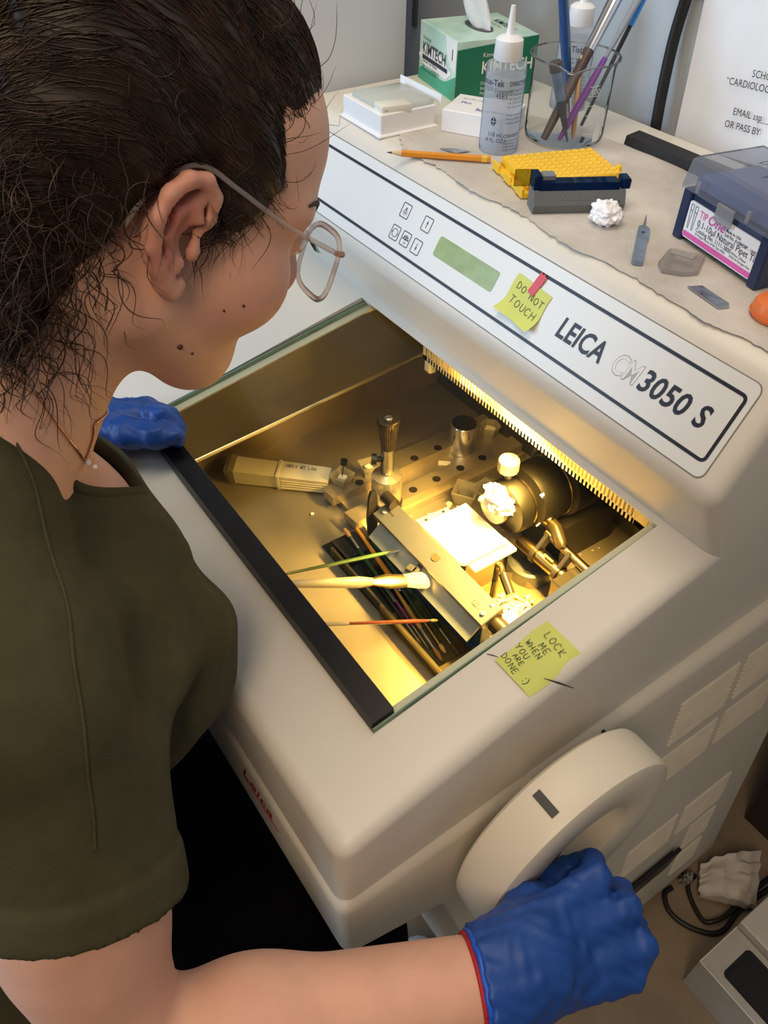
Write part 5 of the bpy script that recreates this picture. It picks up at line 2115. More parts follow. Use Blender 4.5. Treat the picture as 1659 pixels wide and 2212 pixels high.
glove_l.plane(LWR - LA * .045, -LA, .003)
glove_l.post = glove_wr
# hands inside the gloves belong to the body
for W_, K_, F_, T_ in ((RW, RK, FR, TH), (LW, LK, FL_, TL)):
    W_ = np.array(W_)
    lat = (K_[3] - K_[0]) / np.linalg.norm(K_[3] - K_[0])
    for i in range(4):
        body.cone(W_ + lat * (-.016 + .011 * i), K_[i], .0145, .0100, .012)
        body.chain([K_[i]] + list(F_[i]), [.0100, .0088, .0078, .0062], .004)
    body.chain(T_, [.0145, .0125, .0102, .0078], .010)
body.cone(RWR, RW, .031, .026, .012)
body.cone(LWR, LW, .031, .026, .02)

# ---------------------------------------------------------------- materials
def skin_mat():
    m = mat('skin', (.69, .385, .275), .52, var=.07, scale=26, bump=.10, bscale=650, sss=.12, spec=.35)
    nt = m.node_tree
    b = nt.nodes['Principled BSDF']
    at = nt.nodes.new('ShaderNodeAttribute')
    at.attribute_name = 'pigment'
    mx = nt.nodes.new('ShaderNodeMix')
    mx.data_type = 'RGBA'
    mx.inputs['B'].default_value = (.60, .17, .13, 1)
    src = b.inputs['Base Color'].links[0].from_socket
    nt.links.new(at.outputs['Fac'], mx.inputs['Factor'])
    nt.links.new(src, mx.inputs['A'])
    nt.links.new(mx.outputs['Result'], b.inputs['Base Color'])
    return m


M_skin = skin_mat()
M_glove = mat('nitrile_blue', (.010, .060, .29), .50, var=.12, scale=25, bump=.15, bscale=260, spec=.45)
M_shirt = mat('olive_jersey', (.058, .053, .026), .9, var=.10, scale=60, bump=.25, bscale=900, spec=.2)
M_trou = mat('black_trousers', (.004, .004, .005), .9, var=.2, spec=.1)
M_hair = mat('dark_hair', (.022, .013, .009), .45, var=.45, scale=70, spec=.4, col2=(.030, .017, .011))


def pig(V):
    q = to_head(V)
    d = lambda c, r: np.exp(-(((q - np.array(c)) / np.array(r)) ** 2).sum(1))
    return np.clip(.85 * d((-.010, .004, .088), (.020, .034, .014)) + .55 * d((-.008, .004, -.088), (.020, .032, .016)) + .28 * d((.06, -.025, .045), (.03, .03, .03)) +
                   .28 * d((.06, -.025, -.045), (.03, .03, .03)) + .8 * d((.096, -.056, 0), (.010, .011, .022)) + .25 * d((.118, -.02, 0), (.02, .015, .02)), 0, 1)


person = thing('person', 'person in an olive short sleeved top and glasses leaning over the machine, turning its wheel', 'person', (-.19, -.2, 0))
sdf_obj('body', body, (-.62, -.50, .05), (.30, .20, 1.42), .0030, M_skin, person, tint=pig)
sdf_obj('glove', glove_r, (.08, -.10, .60), (.30, .20, .86), .0020, M_glove, person)
sdf_obj('glove', glove_l, (-.60, -.16, .82), (-.38, .06, .95), .0020, M_glove, person)
gl_objs = [o for o in bpy.data.objects if o.parent == person and o.name.startswith('glove')]
b = B()
cp = [RWR - FA * .0195 + (Vector(FA).orthogonal().normalized() * .0385 * math.cos(2 * PI * k / 40) + Vector(FA).cross(Vector(FA).orthogonal().normalized()) * .0385 * math.sin(2 * PI * k / 40)) for k in range(41)]
cp = [glove_r.snap(np.array(p) + FA * .0015, .0006)[0] for p in cp]
b.tube(cp, .0024, 8, cap=False)
b.obj('rolled_cuff', mat('nitrile_bright', (.012, .09, .55), .4), gl_objs[0], 60)

# ---------------------------------------------------------------- shirt
shirt = SDF()
torso_prims(shirt, .011, .004)
arm_prims(shirt, .0085, 'R', 'upper')
arm_prims(shirt, .0085, 'L', 'upper')
UA = (REL - RSH) / np.linalg.norm(REL - RSH)
LUA = (LEL - LSH) / np.linalg.norm(LEL - LSH)
HEM = .565
hem_p = RSH + (REL - RSH) * HEM
shirt.cone(RSH + (REL - RSH) * .25, RSH + (REL - RSH) * .8, .0585, .0620, .03)
shirt.cone(LSH + (LEL - LSH) * .25, LSH + (LEL - LSH) * .8, .0585, .0620, .03)


def shirt_post(p, d):
    tr = (p - RSH) @ UA
    tl = (p - LSH) @ LUA
    # radial distance to the arm axes
    rr = np.linalg.norm(p - RSH - tr[:, None] * UA, axis=1)
    rl = np.linalg.norm(p - LSH - tl[:, None] * LUA, axis=1)
    L1 = HEM * np.linalg.norm(REL - RSH) * np.ones(len(p))
    L1 = L1 - .036 + .30 * (p - RSH - tr[:, None] * UA)[:, 1]
    onR = (rr < .10) & (tr > .05)
    onL = (rl < .10) & (tl > .05)
    # drape folds
    x, y, z = p[:, 0], p[:, 1], p[:, 2]
    f1 = np.sin((x * 26 + z * 34 + y * 10) + 1.6 * np.sin(z * 14 + x * 9))
    f2 = np.sin(x * 55 - z * 38 + 2.2 * np.sin(y * 21 + z * 11))
    arm_pit = np.exp(-(((p - np.array([-.060, -.165, .950])) / np.array([.07, .08, .10])) ** 2).sum(1))
    d = d - .0036 * f1 * (1 + 1.4 * arm_pit) - .0016 * f2
    # creases running from the armpit over the chest and up to the neckline
    d = d - arm_pit * .0062 * np.sin(96 * (.80 * z + .52 * x) + 1.2 * np.sin(30 * y) + 1.0)
    chest = np.exp(-(((p - np.array([-.140, -.110, 1.010])) / np.array([.10, .08, .07])) ** 2).sum(1))
    d = d - chest * .0048 * np.sin(78 * (.62 * x - .78 * z) + 1.5)
    # hem band of the sleeve: thicker, with a stitched groove above it
    for t, m in ((tr, onR), (tl, onL)):
        u = L1 - t
        d = np.where(m, d - .0020 * (1 / (1 + np.exp((u - .030) / .0016))) + .0012 * np.exp(-((u - .032) / .0025) ** 2), d)
    return d




class Shell:
    """shirt as a thin open cloth: shell of the shirt field, cut at neck, sleeves and waist"""

    def __init__(s, f, th):
        s.f, s.th = f, th
        s.nk_o = np.array([-.2000, -.1640, 1.1060])
        s.nk_n = np.array([.09, .62, .78])
        s.nk_n /= np.linalg.norm(s.nk_n)

    def neck(s, p):
        q = p - s.nk_o
        h = q @ s.nk_n
        r = q - h[:, None] * s.nk_n
        ey = np.cross(np.array([1., 0, 0]), s.nk_n)
        yy_ = r @ -ey
        R2 = np.sqrt((r[:, 0] / .058) ** 2 + ((yy_ - .0) / .090) ** 2)
        return np.maximum((R2 - 1) * .09, -(h + .15))

    def __call__(s, p, c=None, R_=0.):
        d = s.f(p, c, R_)
        nk = s.neck(p)
        # ribbed collar band
        band = np.exp(-(np.maximum(nk - .0085, 0) / .0045) ** 2)
        d = d - .0014 * band
        d = np.maximum(d, -(d + s.th))
        d = np.maximum(d, -nk)
        tr = (p - RSH) @ UA
        rr = np.linalg.norm(p - RSH - tr[:, None] * UA, axis=1)
        L1 = HEM * np.linalg.norm(REL - RSH)
        LR = L1 - .036 + .30 * (p - RSH - tr[:, None] * UA)[:, 1]
        d = np.where(rr < .080, np.maximum(d, (tr - LR) * .96), d)
        tl = (p - LSH) @ LUA
        rl = np.linalg.norm(p - LSH - tl[:, None] * LUA, axis=1)
        d = np.where(rl < .080, np.maximum(d, tl - L1), d)
        return np.maximum(d, .60 - p[:, 2])


shirt.post = shirt_post
sh_o = sdf_obj('shirt', Shell(shirt, .0075), (-.60, -.48, .59), (.22, .06, 1.24), .0026, M_shirt, person, 'olive green short sleeved top', relax=4)
b = B()
sp = spline([(-.1189, -.1813, 1.1774), (-.0924, -.1817, 1.1564), (-.0543, -.1862, 1.1271), (-.0098, -.1964, 1.1065), (.0187, -.2077, 1.0754), (.0354, -.2194, 1.0354), (.0455, -.2270, 1.0150)], 10)
sp = [shirt.snap(np.array(p), .0002, 3)[0] for p in sp]
b.tube([Vector(p) for p in sp], .0011, 6)
b.obj('sleeve_seam', M_shirt, sh_o, 60)
# ribbed collar following the cut edge of the neck opening
SHL = Shell(shirt, .0075)
ey_ = -np.cross(np.array([1., 0, 0]), SHL.nk_n)
ey_ /= np.linalg.norm(ey_)
ex_ = np.cross(ey_, SHL.nk_n)
NA = 96
hs = np.linspace(.14, -.15, 300)
rim_p, rim_h = [], []
for k in range(NA):
    t_ = 2 * PI * k / NA
    base_ = SHL.nk_o + ex_ * (.0595 * math.cos(t_)) + ey_ * (.0915 * math.sin(t_))
    line_ = base_ + hs[:, None] * SHL.nk_n
    ins = np.where(shirt(line_) < -.001)[0]
    rim_p.append(base_)
    rim_h.append(hs[ins[0]] if len(ins) else -.05)
rim_h = np.array(rim_h)
for _ in range(14):
    rim_h = .5 * rim_h + .25 * (np.roll(rim_h, 1) + np.roll(rim_h, -1))
rim_c = [rim_p[k] + SHL.nk_n * rim_h[k] for k in range(NA)]
b = B()
dense_ = spline([Vector(p) for p in rim_c + rim_c[:2]], 4)
b.tube(dense_, [.0058 + .00035 * (k % 2) for k in range(len(dense_))], 10, .72, up=tuple(SHL.nk_n), cap=False)
b.obj('ribbed_collar', M_shirt, sh_o, 60)

trou = SDF()
trou.ell((-.195, -.335, .560), (.168, .133, .120), .06)
trou.cone((-.195, -.31, .60), (-.195, -.30, .66), .12, .12, .05, 'u', (1.25, 1, 1))
for hip, kn, an in (((-.115, -.330, .545), KNR, ANR), ((-.275, -.330, .545), KNL, ANL)):
    trou.cone(hip, kn, .098, .072, .05)
    trou.cone(kn, an, .062, .046, .03)
trou.cone((-.13, -.26, .545), (-.115, -.075, .505), .085, .068, .05, 'u', (1.5, 1, 1))
trou.plane((0, 0, .105), (0, 0, -1), .004)
sdf_obj('skirt', trou, (-.45, -.50, .09), (.10, .06, .74), .005, M_trou, person, 'plain black lower garment')
M_shoe = mat('shoe_white', (.62, .60, .60), .5)
for sx, an in ((1, ANR), (-1, ANL)):
    s_ = SDF()
    s_.cone(an + np.array([0, -.015, -.02]), an + np.array([0, .02, -.055]), .040, .036, .03)
    s_.cone(an + np.array([0, .0, -.060]), an + np.array([-.012, .135, -.062]), .036, .034, .03)
    s_.plane((0, 0, .012), (0, 0, -1), .004)
    so = sdf_obj('shoe', s_, an - np.array([.08, .09, .10]), an + np.array([.08, .20, .06]), .004, M_shoe, person)
    b = B()
    ol = [an + np.array([x, y, 0]) for x, y in ((-.036, -.03), (-.044, .05), (-.046, .13), (-.030, .170), (0, .176), (.022, .160), (.028, .10), (.034, .03), (.034, -.03), (.015, -.052), (-.018, -.052))]
    pts = spline([(p[0], p[1], .0) for p in ol] + [(ol[0][0], ol[0][1], .0)], 4)
    b.prism([(p.x, p.y) for p in pts[:-1]], lambda x, y, z: Vector((x, y, z)), .0005, .022)
    b.obj('sole', mat('sole_white', (.70, .69, .68), .6), so)
    b = B()
    b.tube([(p.x * 1.0, p.y, .0165) for p in pts], .0028, 6, cap=False)
    b.obj('red_stripe', mat('stripe_red', (.30, .02, .04), .5), so)

# ---------------------------------------------------------------- eyes, brow, mole
for c in (1, -1):
    b = B()
    b.sphere(hd(.0885, .012, .032 * c), .0118)
    eo = b.obj('eye', mat('eye_white', (.75, .72, .70), .2), person, 60)
    b = B()
    gz_ = Vector(HG) - Vector(HU) * .35
    gz_.normalize()
    b.lathe([(.0055, .0100), (.0050, .0112), (0, .0121)], hd(.0885, .012, .032 * c), gz_, 20, cap=False)
    b.obj('iris', mat('iris_brown', (.06, .03, .015), .15), eo, 60)
    b = B()
    for k in range(13):
        t = -1 + k / 6
        base = hd(.0985, .0150 + .003 * (1 - t * t), (.032 + .0125 * t) * c)
        tip_ = hd(.1075 - .002 * abs(t), .0120 + .002 * (1 - t * t), (.032 + .0165 * t) * c)
        b.tube([base, (np.array(base) + np.array(tip_)) / 2 - HU * .0014, tip_], [.0006, .0005, .0001], 5)
    b.obj('eyelashes', mat('lash', (.008, .006, .005), .6), eo)
    b = B()
    pts = [body.snap(hd(.088 - .018 * abs(t - .2), .034 + .004 * (1 - t * t), (.034 + .021 * t) * c), .0006)[0] for t in [-1 + k / 5 for k in range(11)]]
    b.tube(pts, [.0006 + .0015 * math.sin(PI * (k + .7) / 11.5) for k in range(11)], 8, .6)
    b.obj('eyebrow', mat('brow', (.035, .02, .014), .8), person, 60)
b = B()
# ---------------------------------------------------------------- hair
hair = SDF()
hair.ell(hd(-.012, .052, 0), (.106, .095, .083), .02, 'u', HM_)
hair.ell(hd(-.060, .060, .005), (.075, .085, .082), .03, 'u', HM_)
hair.ell(hd(-.085, .005, .0), (.050, .075, .072), .03, 'u', HM_)
hair.ell(hd(-.072, -.055, .020), (.036, .060, .052), .03, 'u', HM_)


def hair_cut(p, d):
    q = to_head(p)
    a, bb, c = q[:, 0], q[:, 1], q[:, 2]
    # hairline as height over the face, following forehead, temple, sideburn, ear and nape
    xs = np.array([-.20, -.085, -.052, -.038, -.026, -.012, .010, .018, .038, .047, .060, .072, .082, .09])
    ys = np.array([-.14, -.125, -.085, -.030, .016, .036, .035, .006, .002, .024, .042, .055, .079, .11])
    line = np.interp(a, xs, ys)
    line = line + .012 * (1 - np.minimum(np.abs(c) / .05, 1)) * (a > .03)
    cut = (line - bb) * .75
    fr = .0022 * np.sin(a * 420 + bb * 160) * np.sin(c * 260 + bb * 310)
    wav = .0016 * np.sin((bb * .8 + a * .5) * 260 + 3 * np.sin(c * 70 + a * 40)) + .0030 * np.sin(a * 62 + bb * 48 + 2 * np.sin(c * 40))
    d = d + wav
    e = cut + fr
    k = .012
    h = np.maximum(k - np.abs(d - e), 0) / k
    return np.maximum(d, e) + h * h * k * .25


hair.post = hair_cut
cen = hd(-.03, .04, 0)
ho = sdf_obj('hair', hair, cen - .17, cen + .17, .0030, M_hair, person, 'dark brown curly hair')

rng = np.random.default_rng(5)


def strand_mesh(name, curves, radii, m, parent, sides=4):
    """many thin hairs as one mesh; curves: list of (n,3)"""
    VV, FF, base = [], [], 0
    for C_, r0 in zip(curves, radii):
        n = len(C_)
        T = np.gradient(C_, axis=0)
        T /= np.linalg.norm(T, axis=1, keepdims=True) + 1e-9
        ref = np.array([.3, .5, .8])
        A = np.cross(T, ref)
        A /= np.linalg.norm(A, axis=1, keepdims=True) + 1e-9
        Bv = np.cross(T, A)
        taper = np.interp(np.linspace(0, 1, n), [0, .15, .7, 1], [.7, 1, .9, .12])
        for k in range(sides):
            an_ = 2 * PI * k / sides
            VV.append(C_ + (A * math.cos(an_) + Bv * math.sin(an_)) * (r0 * taper)[:, None])
        for k in range(sides):
            i0 = base + k * n + np.arange(n - 1)
            i1 = base + ((k + 1) % sides) * n + np.arange(n - 1)
            FF.append(np.stack([i0, i0 + 1, i1 + 1, i1], 1))
        base += n * sides
    V, Q = np.concatenate(VV), np.concatenate(FF)
    me = bpy.data.meshes.new(name)
    me.vertices.add(len(V))
    me.vertices.foreach_set('co', V.astype(np.float32).ravel())
    me.loops.add(len(Q) * 4)
    me.loops.foreach_set('vertex_index', Q.astype(np.int32).ravel())
    me.polygons.add(len(Q))
    me.polygons.foreach_set('loop_start', np.arange(0, len(Q) * 4, 4, dtype=np.int32))
    me.update(calc_edges=True)
    return link_mesh(name, me, m, parent, 180)


M_strand = mat('hair_strand', (.022, .0125, .008), .45, var=.4, scale=60, spec=.35, col2=(.050, .028, .016))
hv = np.empty(len(ho.data.vertices) * 3, np.float32)
ho.data.vertices.foreach_get('co', hv)
hv = hv.reshape(-1, 3) + np.array(MW[person.name].translation)
q = to_head(hv)
idx = rng.choice(len(hv), 8000, replace=False)
P = hv[idx].astype(np.float64)
NS = 12
curv = np.zeros((len(P), NS, 3))
off = rng.uniform(.0002, .0030, len(P))
flow0 = rng.normal(0, .16, (len(P), 3))
cur = P.copy()
LEN = rng.uniform(.035, .085, len(P))
for i in range(NS):
    g = hair.grad(cur, .002)
    d = hair(cur)
    cur = cur - g * (d - off * (.3 + .7 * i / NS) + .0006)[:, None]
    curv[:, i] = cur
    ql = to_head(cur)
    # swept back from the face towards the crown and the back of the head, waving
    f = np.stack([-np.ones(len(P)), .42 - 2.2 * np.maximum(0, -.03 - ql[:, 0]) * 8, np.zeros(len(P))], 1) @ HM_.T
    f = f + flow0 + .22 * np.stack([np.sin(i * .9 + P[:, 1] * 300), np.cos(i * 1.1 + P[:, 0] * 280), np.sin(i * .8 + P[:, 2] * 310)], 1)
    f = f - g * (f * g).sum(1, keepdims=True)
    f /= np.linalg.norm(f, axis=1, keepdims=True) + 1e-9
    cur = cur + f * (LEN / NS)[:, None]
strand_mesh('hair_strands', list(curv), rng.uniform(.00018, .00042, len(P)), M_strand, ho, 3)


# fine hairs softening the hairline
sel_ = []
Vb = np.array([v.co for v in ho.data.vertices[:1]])
for k in range(5200):
    a0, b0 = rng.uniform(.006, .092), rng.uniform(-.002, .115)
    line0 = np.interp(a0, [.006, .018, .038, .047, .060, .072, .082, .09], [.035, .006, .004, .030, .046, .060, .080, .11])
    dl = line0 - b0
    if a0 > .056 or not (-.004 < dl < .007) or rng.random() < .45 + dl / .014:
        continue
    sel_.append(hd(a0, b0, rng.uniform(.03, .085)))
sel_ = body.snap(np.array(sel_), .0006, 5)
cv = np.zeros((len(sel_), 9, 3))
cu = sel_.copy()
fl0 = rng.normal(0, .25, cu.shape)
for i in range(9):
    g = body.grad(cu, .002)
    cu = cu - g * (body(cu) - (.0006 + .0006 * i))[:, None]
    cv[:, i] = cu
    f = np.tile(-HG + .55 * HU, (len(cu), 1)) + fl0
    f = f - g * (f * g).sum(1, keepdims=True)
    cu = cu + f / np.linalg.norm(f, axis=1, keepdims=True) * .0028
strand_mesh('baby_hairs', list(cv), rng.uniform(.00010, .00022, len(cv)), M_strand, ho, 3)


# curls at the nape and loose wisps
def curl(p0, d0, length, r, turns, n=34, seed=0, droop=.3):
    rg = np.random.default_rng(seed)
    d0 = np.array(d0, float)
    d0 /= np.linalg.norm(d0)
    a = np.cross(d0, rg.normal(size=3))
    a /= np.linalg.norm(a)
    bv = np.cross(d0, a)
    t = np.linspace(0, 1, n)
    ph = rg.uniform(0, 2 * PI)
    rad = r * np.minimum(t * 4, 1) * (1 - .25 * t)
    return np.array(p0) + np.outer(t * length, d0) + (np.cos(ph + t * turns * 2 * PI) * rad)[:, None] * a + (np.sin(ph + t * turns * 2 * PI) * rad)[:, None] * bv + np.outer(t * t * droop * length, [0, 0, -1])


C2, R2 = [], []
sel = np.where((q[:, 0] < -.035) & (q[:, 1] < .030) & (q[:, 2] > -.06))[0]
for k, i in enumerate(rng.choice(sel, 900)):
    ctr_ = hv[i]
    n_ = hair.grad(ctr_[None].astype(float))[0]
    dirv = n_ * .5 + np.array([0, 0, -.8]) + rng.normal(0, .35, 3) - HG * .2
    C2.append(curl(ctr_ - n_ * .002, dirv, rng.uniform(.025, .060), rng.uniform(.003, .008), rng.uniform(1.0, 2.6), 30, k))
    R2.append(rng.uniform(.0002, .00045))
# ringlets hanging over the neck
for k in range(190):
    a0, b0, c0 = rng.uniform(-.10, -.050), rng.uniform(-.115, -.05), rng.uniform(-.03, .075)
    p0 = hair.snap(hd(a0, b0 + .02, c0), -.002, 2)[0]
    C2.append(curl(p0, np.array([0, 0, -1.]) + rng.normal(0, .22, 3) + HR * .15, rng.uniform(.025, .055), rng.uniform(.005, .0105), rng.uniform(1., 2.2), 38, 900 + k))
    R2.append(rng.uniform(.00025, .0005))
strand_mesh('curls', C2, R2, M_strand, ho, 4)
C3, R3 = [], []
# flyaway hairs off the crown and forehead
for k in range(700):
    i = rng.integers(len(hv))
    n_ = hair.grad(hv[i][None].astype(float))[0]
    dirv = n_ * .55 - HG * .6 + HU * .2 + rng.normal(0, .35, 3)
    C3.append(curl(hv[i] - n_ * .001, dirv, rng.uniform(.02, .05), rng.uniform(.002, .006), rng.uniform(.4, 1.2), 20, 2000 + k, 0))
    R3.append(rng.uniform(.00012, .00028))
# curly wisps in front of the ear and along the temple
for k in range(46):
    t = rng.uniform(0, 1)
    p0 = body.snap(hd(.018 + .018 * t + rng.normal(0, .004), .010 + .030 * t, .074), .0010)[0]
    cc = curl(p0, -HU * .8 + HG * rng.uniform(-.35, .25), rng.uniform(.025, .050), rng.uniform(.003, .008), rng.uniform(.5, 1.3), 26, 5000 + k, 0)
    for _ in range(2):
        dd = body(cc)
        cc = cc - body.grad(cc) * (np.minimum(dd - .0008, 0) + .35 * np.maximum(dd - .003, 0))[:, None]
    C3.append(cc)
    R3.append(rng.uniform(.00014, .00030))
strand_mesh('wisps', C3, R3, M_strand, ho, 3)

# ---------------------------------------------------------------- moles
for (px, lab) in ((hd(.030, -.070, .060), 1), (hd(.042, -.074, .054), .5), (hd(.055, -.030, .066), .5), (hd(.045, -.038, .066), .45)):
    c_ = body.snap(px, .0001)[0]
    b = B()
    b.sphere(c_, .0019 * lab)
    b.obj('mole', mat('mole_brown', (.07, .025, .018), .6), person, 60)

# ---------------------------------------------------------------- glasses
M_fr = glassy('frame_clear', (.95, .92, .92), .10, .04, .38, (.85, .76, .74))
M_tort = mat('frame_tortoise', (.30, .09, .03), .2, var=.5, scale=120)
gl = thing('eyeglasses', 'clear plastic framed eyeglasses worn by the person', 'glasses', hd(.1, .012, 0))


def lens_ring(c, w_, h_, n=36, e=3.2):
    out = []
    for k in range(n):
        t = 2 * PI * k / n
        x = math.copysign(abs(math.cos(t)) ** (2 / e), math.cos(t)) * w_
        y = math.copysign(abs(math.sin(t)) ** (2 / e), math.sin(t)) * h_
        out.append(hd(.1180 - .10 * abs(c + x) ** 2 / .06 - .08 * y, .004 + y, c + x))
    return out


fro = None
for c in (.034, -.034):
    ring_ = lens_ring(c, .0270, .0225)
    b = B()
    b.tube(ring_ + [ring_[0], ring_[1]], .0014, 8, 1.5, up=tuple(HG), cap=False)
    o_ = b.obj('rim', M_fr, gl, 60)
    b = B()
    b.poly([Vector(p) for p in lens_ring(c, .0262, .0217)])
    b.obj('lens', glassy('lens_glass', (.97, .98, .98), .14, .01), gl, 60)
b = B()
b.tube(spline([hd(.1165, .012, .008), hd(.1200, .014, 0), hd(.1165, .012, -.008)], 5), .0019, 8)
b.obj('bridge', M_fr, gl, 60)
for c in (1, -1):
    b = B()
    b.tube([hd(.1135, .017, .0590 * c), hd(.1090, .0185, .0660 * c), hd(.1020, .0185, .0700 * c)], [.0016, .0021, .0018], 8)
    b.obj('hinge_corner', M_tort, gl, 60)
    b = B()
    pts = spline([hd(.1030, .0185, .0705 * c), hd(.060, .0245, .0760 * c), hd(.020, .0345, .0800 * c), hd(-.002, .0395, .0800 * c), hd(-.016, .0330, .0800 * c), hd(-.028, .015, .0795 * c), hd(-.034, -.004, .0780 * c)], 6)
    b.tube(pts, .0012, 8, 1.3, up=tuple(HR))
    b.obj('temple_arm', M_fr, gl, 60)

# ---------------------------------------------------------------- necklace
M_gold = mat('rose_gold', (.75, .42, .28), .25, 1.)
chain_t = thing('necklace', 'fine gold chain with a small pendant around the person\u2019s neck', 'necklace', (-.19, -.1, 1.05))
gp = [(-.1600, -.2250, 1.1900), (-.1390, -.1850, 1.2200), (-.1339, -.1620, 1.2170), (-.1297, -.1564, 1.2048), (-.1267, -.1524, 1.1886), (-.1271, -.1477, 1.1691), (-.1330, -.1421, 1.1488), (-.1437, -.1366, 1.1302), (-.1480, -.1290, 1.1420), (-.1500, -.1270, 1.1560), (-.1700, -.1130, 1.1450), (-.2000, -.1080, 1.1350), (-.2350, -.1250, 1.1500), (-.2450, -.1600, 1.1800)]
pts = spline(gp, 9)
sp = [body.snap(np.array(p), .0008, 6)[0] for p in pts]
b = B()
dense = spline([Vector(p) for p in sp], 3)
b.tube(dense, [.00055 + .00030 * (k % 2) for k in range(len(dense))], 6)
b.obj('chain', M_gold, chain_t, 60)
pe = body.snap(np.array([-.1437, -.1366, 1.1302]), .0008, 4)[0]
b = B()
pc_ = body.snap(np.array(pe) + np.array([-.001, .001, -.004]), .0022, 4)[0]
b.sphere(pc_, (.0026, .0020, .0030))
b.sphere(pc_ + np.array([.003, .003, -.003]), .0018)
b.obj('pendant', mat('pendant_pearl', (.85, .74, .68), .15), chain_t, 60)

# ---------------------------------------------------------------- bracelet
bt = thing('bracelet', 'red cord bracelet with a pink bead at the glove cuff', 'bracelet', tuple(RWR))
sc_ = RWR - FA * .0235
o1 = np.array(Vector(FA).orthogonal().normalized())
o2 = np.cross(FA, o1)
ringp = [body.snap(sc_ + (o1 * math.cos(2 * PI * k / 40) + o2 * math.sin(2 * PI * k / 40)) * .036, .0012, 3)[0] for k in range(40)]
b = B()
b.tube([Vector(p) for p in ringp + ringp[:1]], .0019, 8, cap=False)
b.obj('cord', mat('cord_red', (.42, .01, .02), .6), bt, 60)
toc = CAMP - sc_
best = max(ringp, key=lambda p: (p - sc_) @ np.array([.5, -.75, .25]))
b = B()
b.sphere(best + (best - sc_) * .10, .0052)
b.obj('bead', mat('bead_pink', (.65, .38, .42), .25), bt, 60)
# ================================================================== on the floor at the right
t = thing('equipment_case', 'flat grey equipment case on the floor with a black ribbed grille', 'equipment case', (.42, .575, 0))
M_case = mat('case_grey', (.42, .40, .37), .5, var=.05)
b = B()
b.box((.430, .505, .0495), (.38, .090, .099), None, .0012, 1)
b.obj('front_tray', M_case, t)
b = B()
b.box((.430, .620, .058), (.38, .136, .116), None, .0012, 1)
b.obj('rear_housing', mat('case_pale', (.52, .50, .46), .5), t)
b = B()
for pa, pc in (((.2412, .4602, .0992), (.2412, .5500, .0992)), ((.2412, .4602, .0992), (.6190, .4602, .0992)), ((.2412, .5522, .1162), (.6190, .5522, .1162))):
    b.cyl(pa, pc, .0009, seg=8)
b.obj('edge_highlight', mat('highlight_white', (.70, .69, .66), .4), t)  # highlights on the case edges, drawn as thin white rods
b = B()
b.prism(rrect(.272, .60, .474, .538, .008), lambda x, y, z: Vector((x, y, z)), .0985, .1010)
g = b.obj('grille', M_black, t, 0, 'black ribbed grille')
b = B()
for k in range(13):
    b.box((.435, .479 + .0046 * k, .1020), (.31, .0020, .0022))
b.obj('ribs', mat('rib_black', (.02, .02, .024), .4), g, 0)

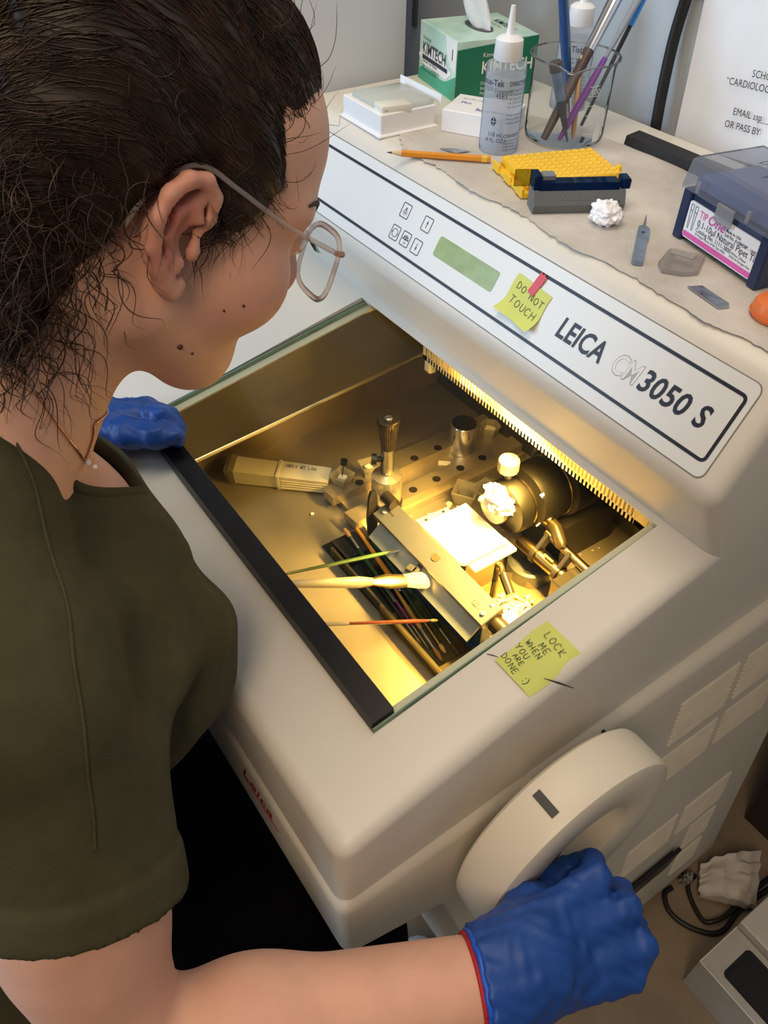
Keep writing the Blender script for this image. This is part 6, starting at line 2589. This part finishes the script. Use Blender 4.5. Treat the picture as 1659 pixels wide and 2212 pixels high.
M_cb = MATS['cable_black']
b = B()
b.tube(spline([(.1290, .560, .0055), (.1300, .540, .0055), (.157, .525, .0055), (.195, .536, .0055), (.2265, .571, .0055), (.2220, .640, .0055), (.235, .760, .0055)], 8), .0045, 10)
tag(b.obj('floor_cable', M_cb, None, 60), 'black cable on the floor curving out from under the machine side', 'cable')
b = B()
b.tube(spline([(.138, .612, .0055), (.142, .587, .0055), (.167, .570, .0055), (.197, .5600, .0090), (.2085, .5700, .0150), (.215, .600, .0150), (.215, .690, .0055), (.220, .800, .0055)], 8), .0042, 10)
tag(b.obj('floor_cable', M_cb, None, 60), 'second black cable on the floor running under the crumpled paper sheet', 'cable')
random.seed(21)
b = B()
N = 22
c4 = [Vector((.132, .625, 0)), Vector((.168, .580, 0)), Vector((.238, .645, 0)), Vector((.180, .735, 0))]
g = []
for i in range(N + 1):
    row = []
    for j in range(N + 1):
        u, v = i / N, j / N
        p = (c4[0] * (1 - u) + c4[1] * u) * (1 - v) + (c4[3] * (1 - u) + c4[2] * u) * v
        h = .026 + .022 * math.sin(PI * v) * (1 - .3 * u) + .008 * mnoise.noise((u * 3, v * 5, 1)) + .004 * mnoise.noise((u * 9, v * 3, 5)) - .006 * abs(math.sin(u * 9)) * .4
        row.append(b.bm.verts.new((p.x + .006 * mnoise.noise((v * 7, 0, u)), p.y + .006 * mnoise.noise((u * 6, 4, v)), max(h, .020))))
    g.append(row)
for i in range(N):
    for j in range(N):
        b.bm.faces.new((g[i][j], g[i + 1][j], g[i + 1][j + 1], g[i][j + 1]))
edge = [g[i][0] for i in range(N + 1)] + [g[N][j] for j in range(1, N + 1)] + [g[i][N] for i in range(N - 1, -1, -1)] + [g[0][j] for j in range(N - 1, 0, -1)]
low = [b.bm.verts.new((v.co.x, v.co.y, .0165)) for v in edge]
for k in range(len(edge)):
    kk = (k + 1) % len(edge)
    b.bm.faces.new((edge[k], edge[kk], low[kk], low[k]))
tag(b.obj('crumpled_paper', mat('packing_paper', (.58, .53, .48), .8, var=.05), None, 40), 'crumpled white paper sheet lying over the cords by the machine foot', 'paper')
bm = bmesh.new()
bmesh.ops.create_icosphere(bm, subdivisions=3, radius=1)
for v in bm.verts:
    p = v.co.copy()
    n_ = 1 + .5 * mnoise.noise(p * 3 + Vector((3, 8, 1)))
    v.co = Vector((.1330 + p.x * .010 * n_, .5900 + p.y * .014 * n_, .0145 + p.z * .012 * n_))
me = bpy.data.meshes.new('f')
bm.to_mesh(me)
bm.free()
tag(link_mesh('foil_scrap', me, mat('foil_silver', (.8, .78, .74), .18, 1.), None, 20), 'small shiny scrap of crumpled silver foil beside the paper sheet', 'foil')
t = thing('waste_bin', 'dark brown box standing on the floor behind the machine', 'box', (.20, .86, 0))
b = B()
b.rings([[Vector((x, y, z)) for x, y in ((.118 - e, .777 - e), (.30 + e, .777 - e), (.30 + e, .95 + e), (.118 - e, .95 + e))] for e, z in ((0, .001), (.004, .25), (-.004, .25), (-.008, .02))], cap=False)
b.poly([(.118, .777, .002), (.30, .777, .002), (.30, .95, .002), (.118, .95, .002)])
b.obj('box_body', mat('bin_brown', (.035, .024, .016), .6), t, 0)
b = B()
rim_ = [(.113, .772, .25), (.305, .772, .25), (.305, .955, .25), (.113, .955, .25), (.113, .772, .25)]
b.tube(rim_, .004, 6, cap=False)
b.obj('box_rim', mat('bin_rim', (.05, .035, .025), .5), t)
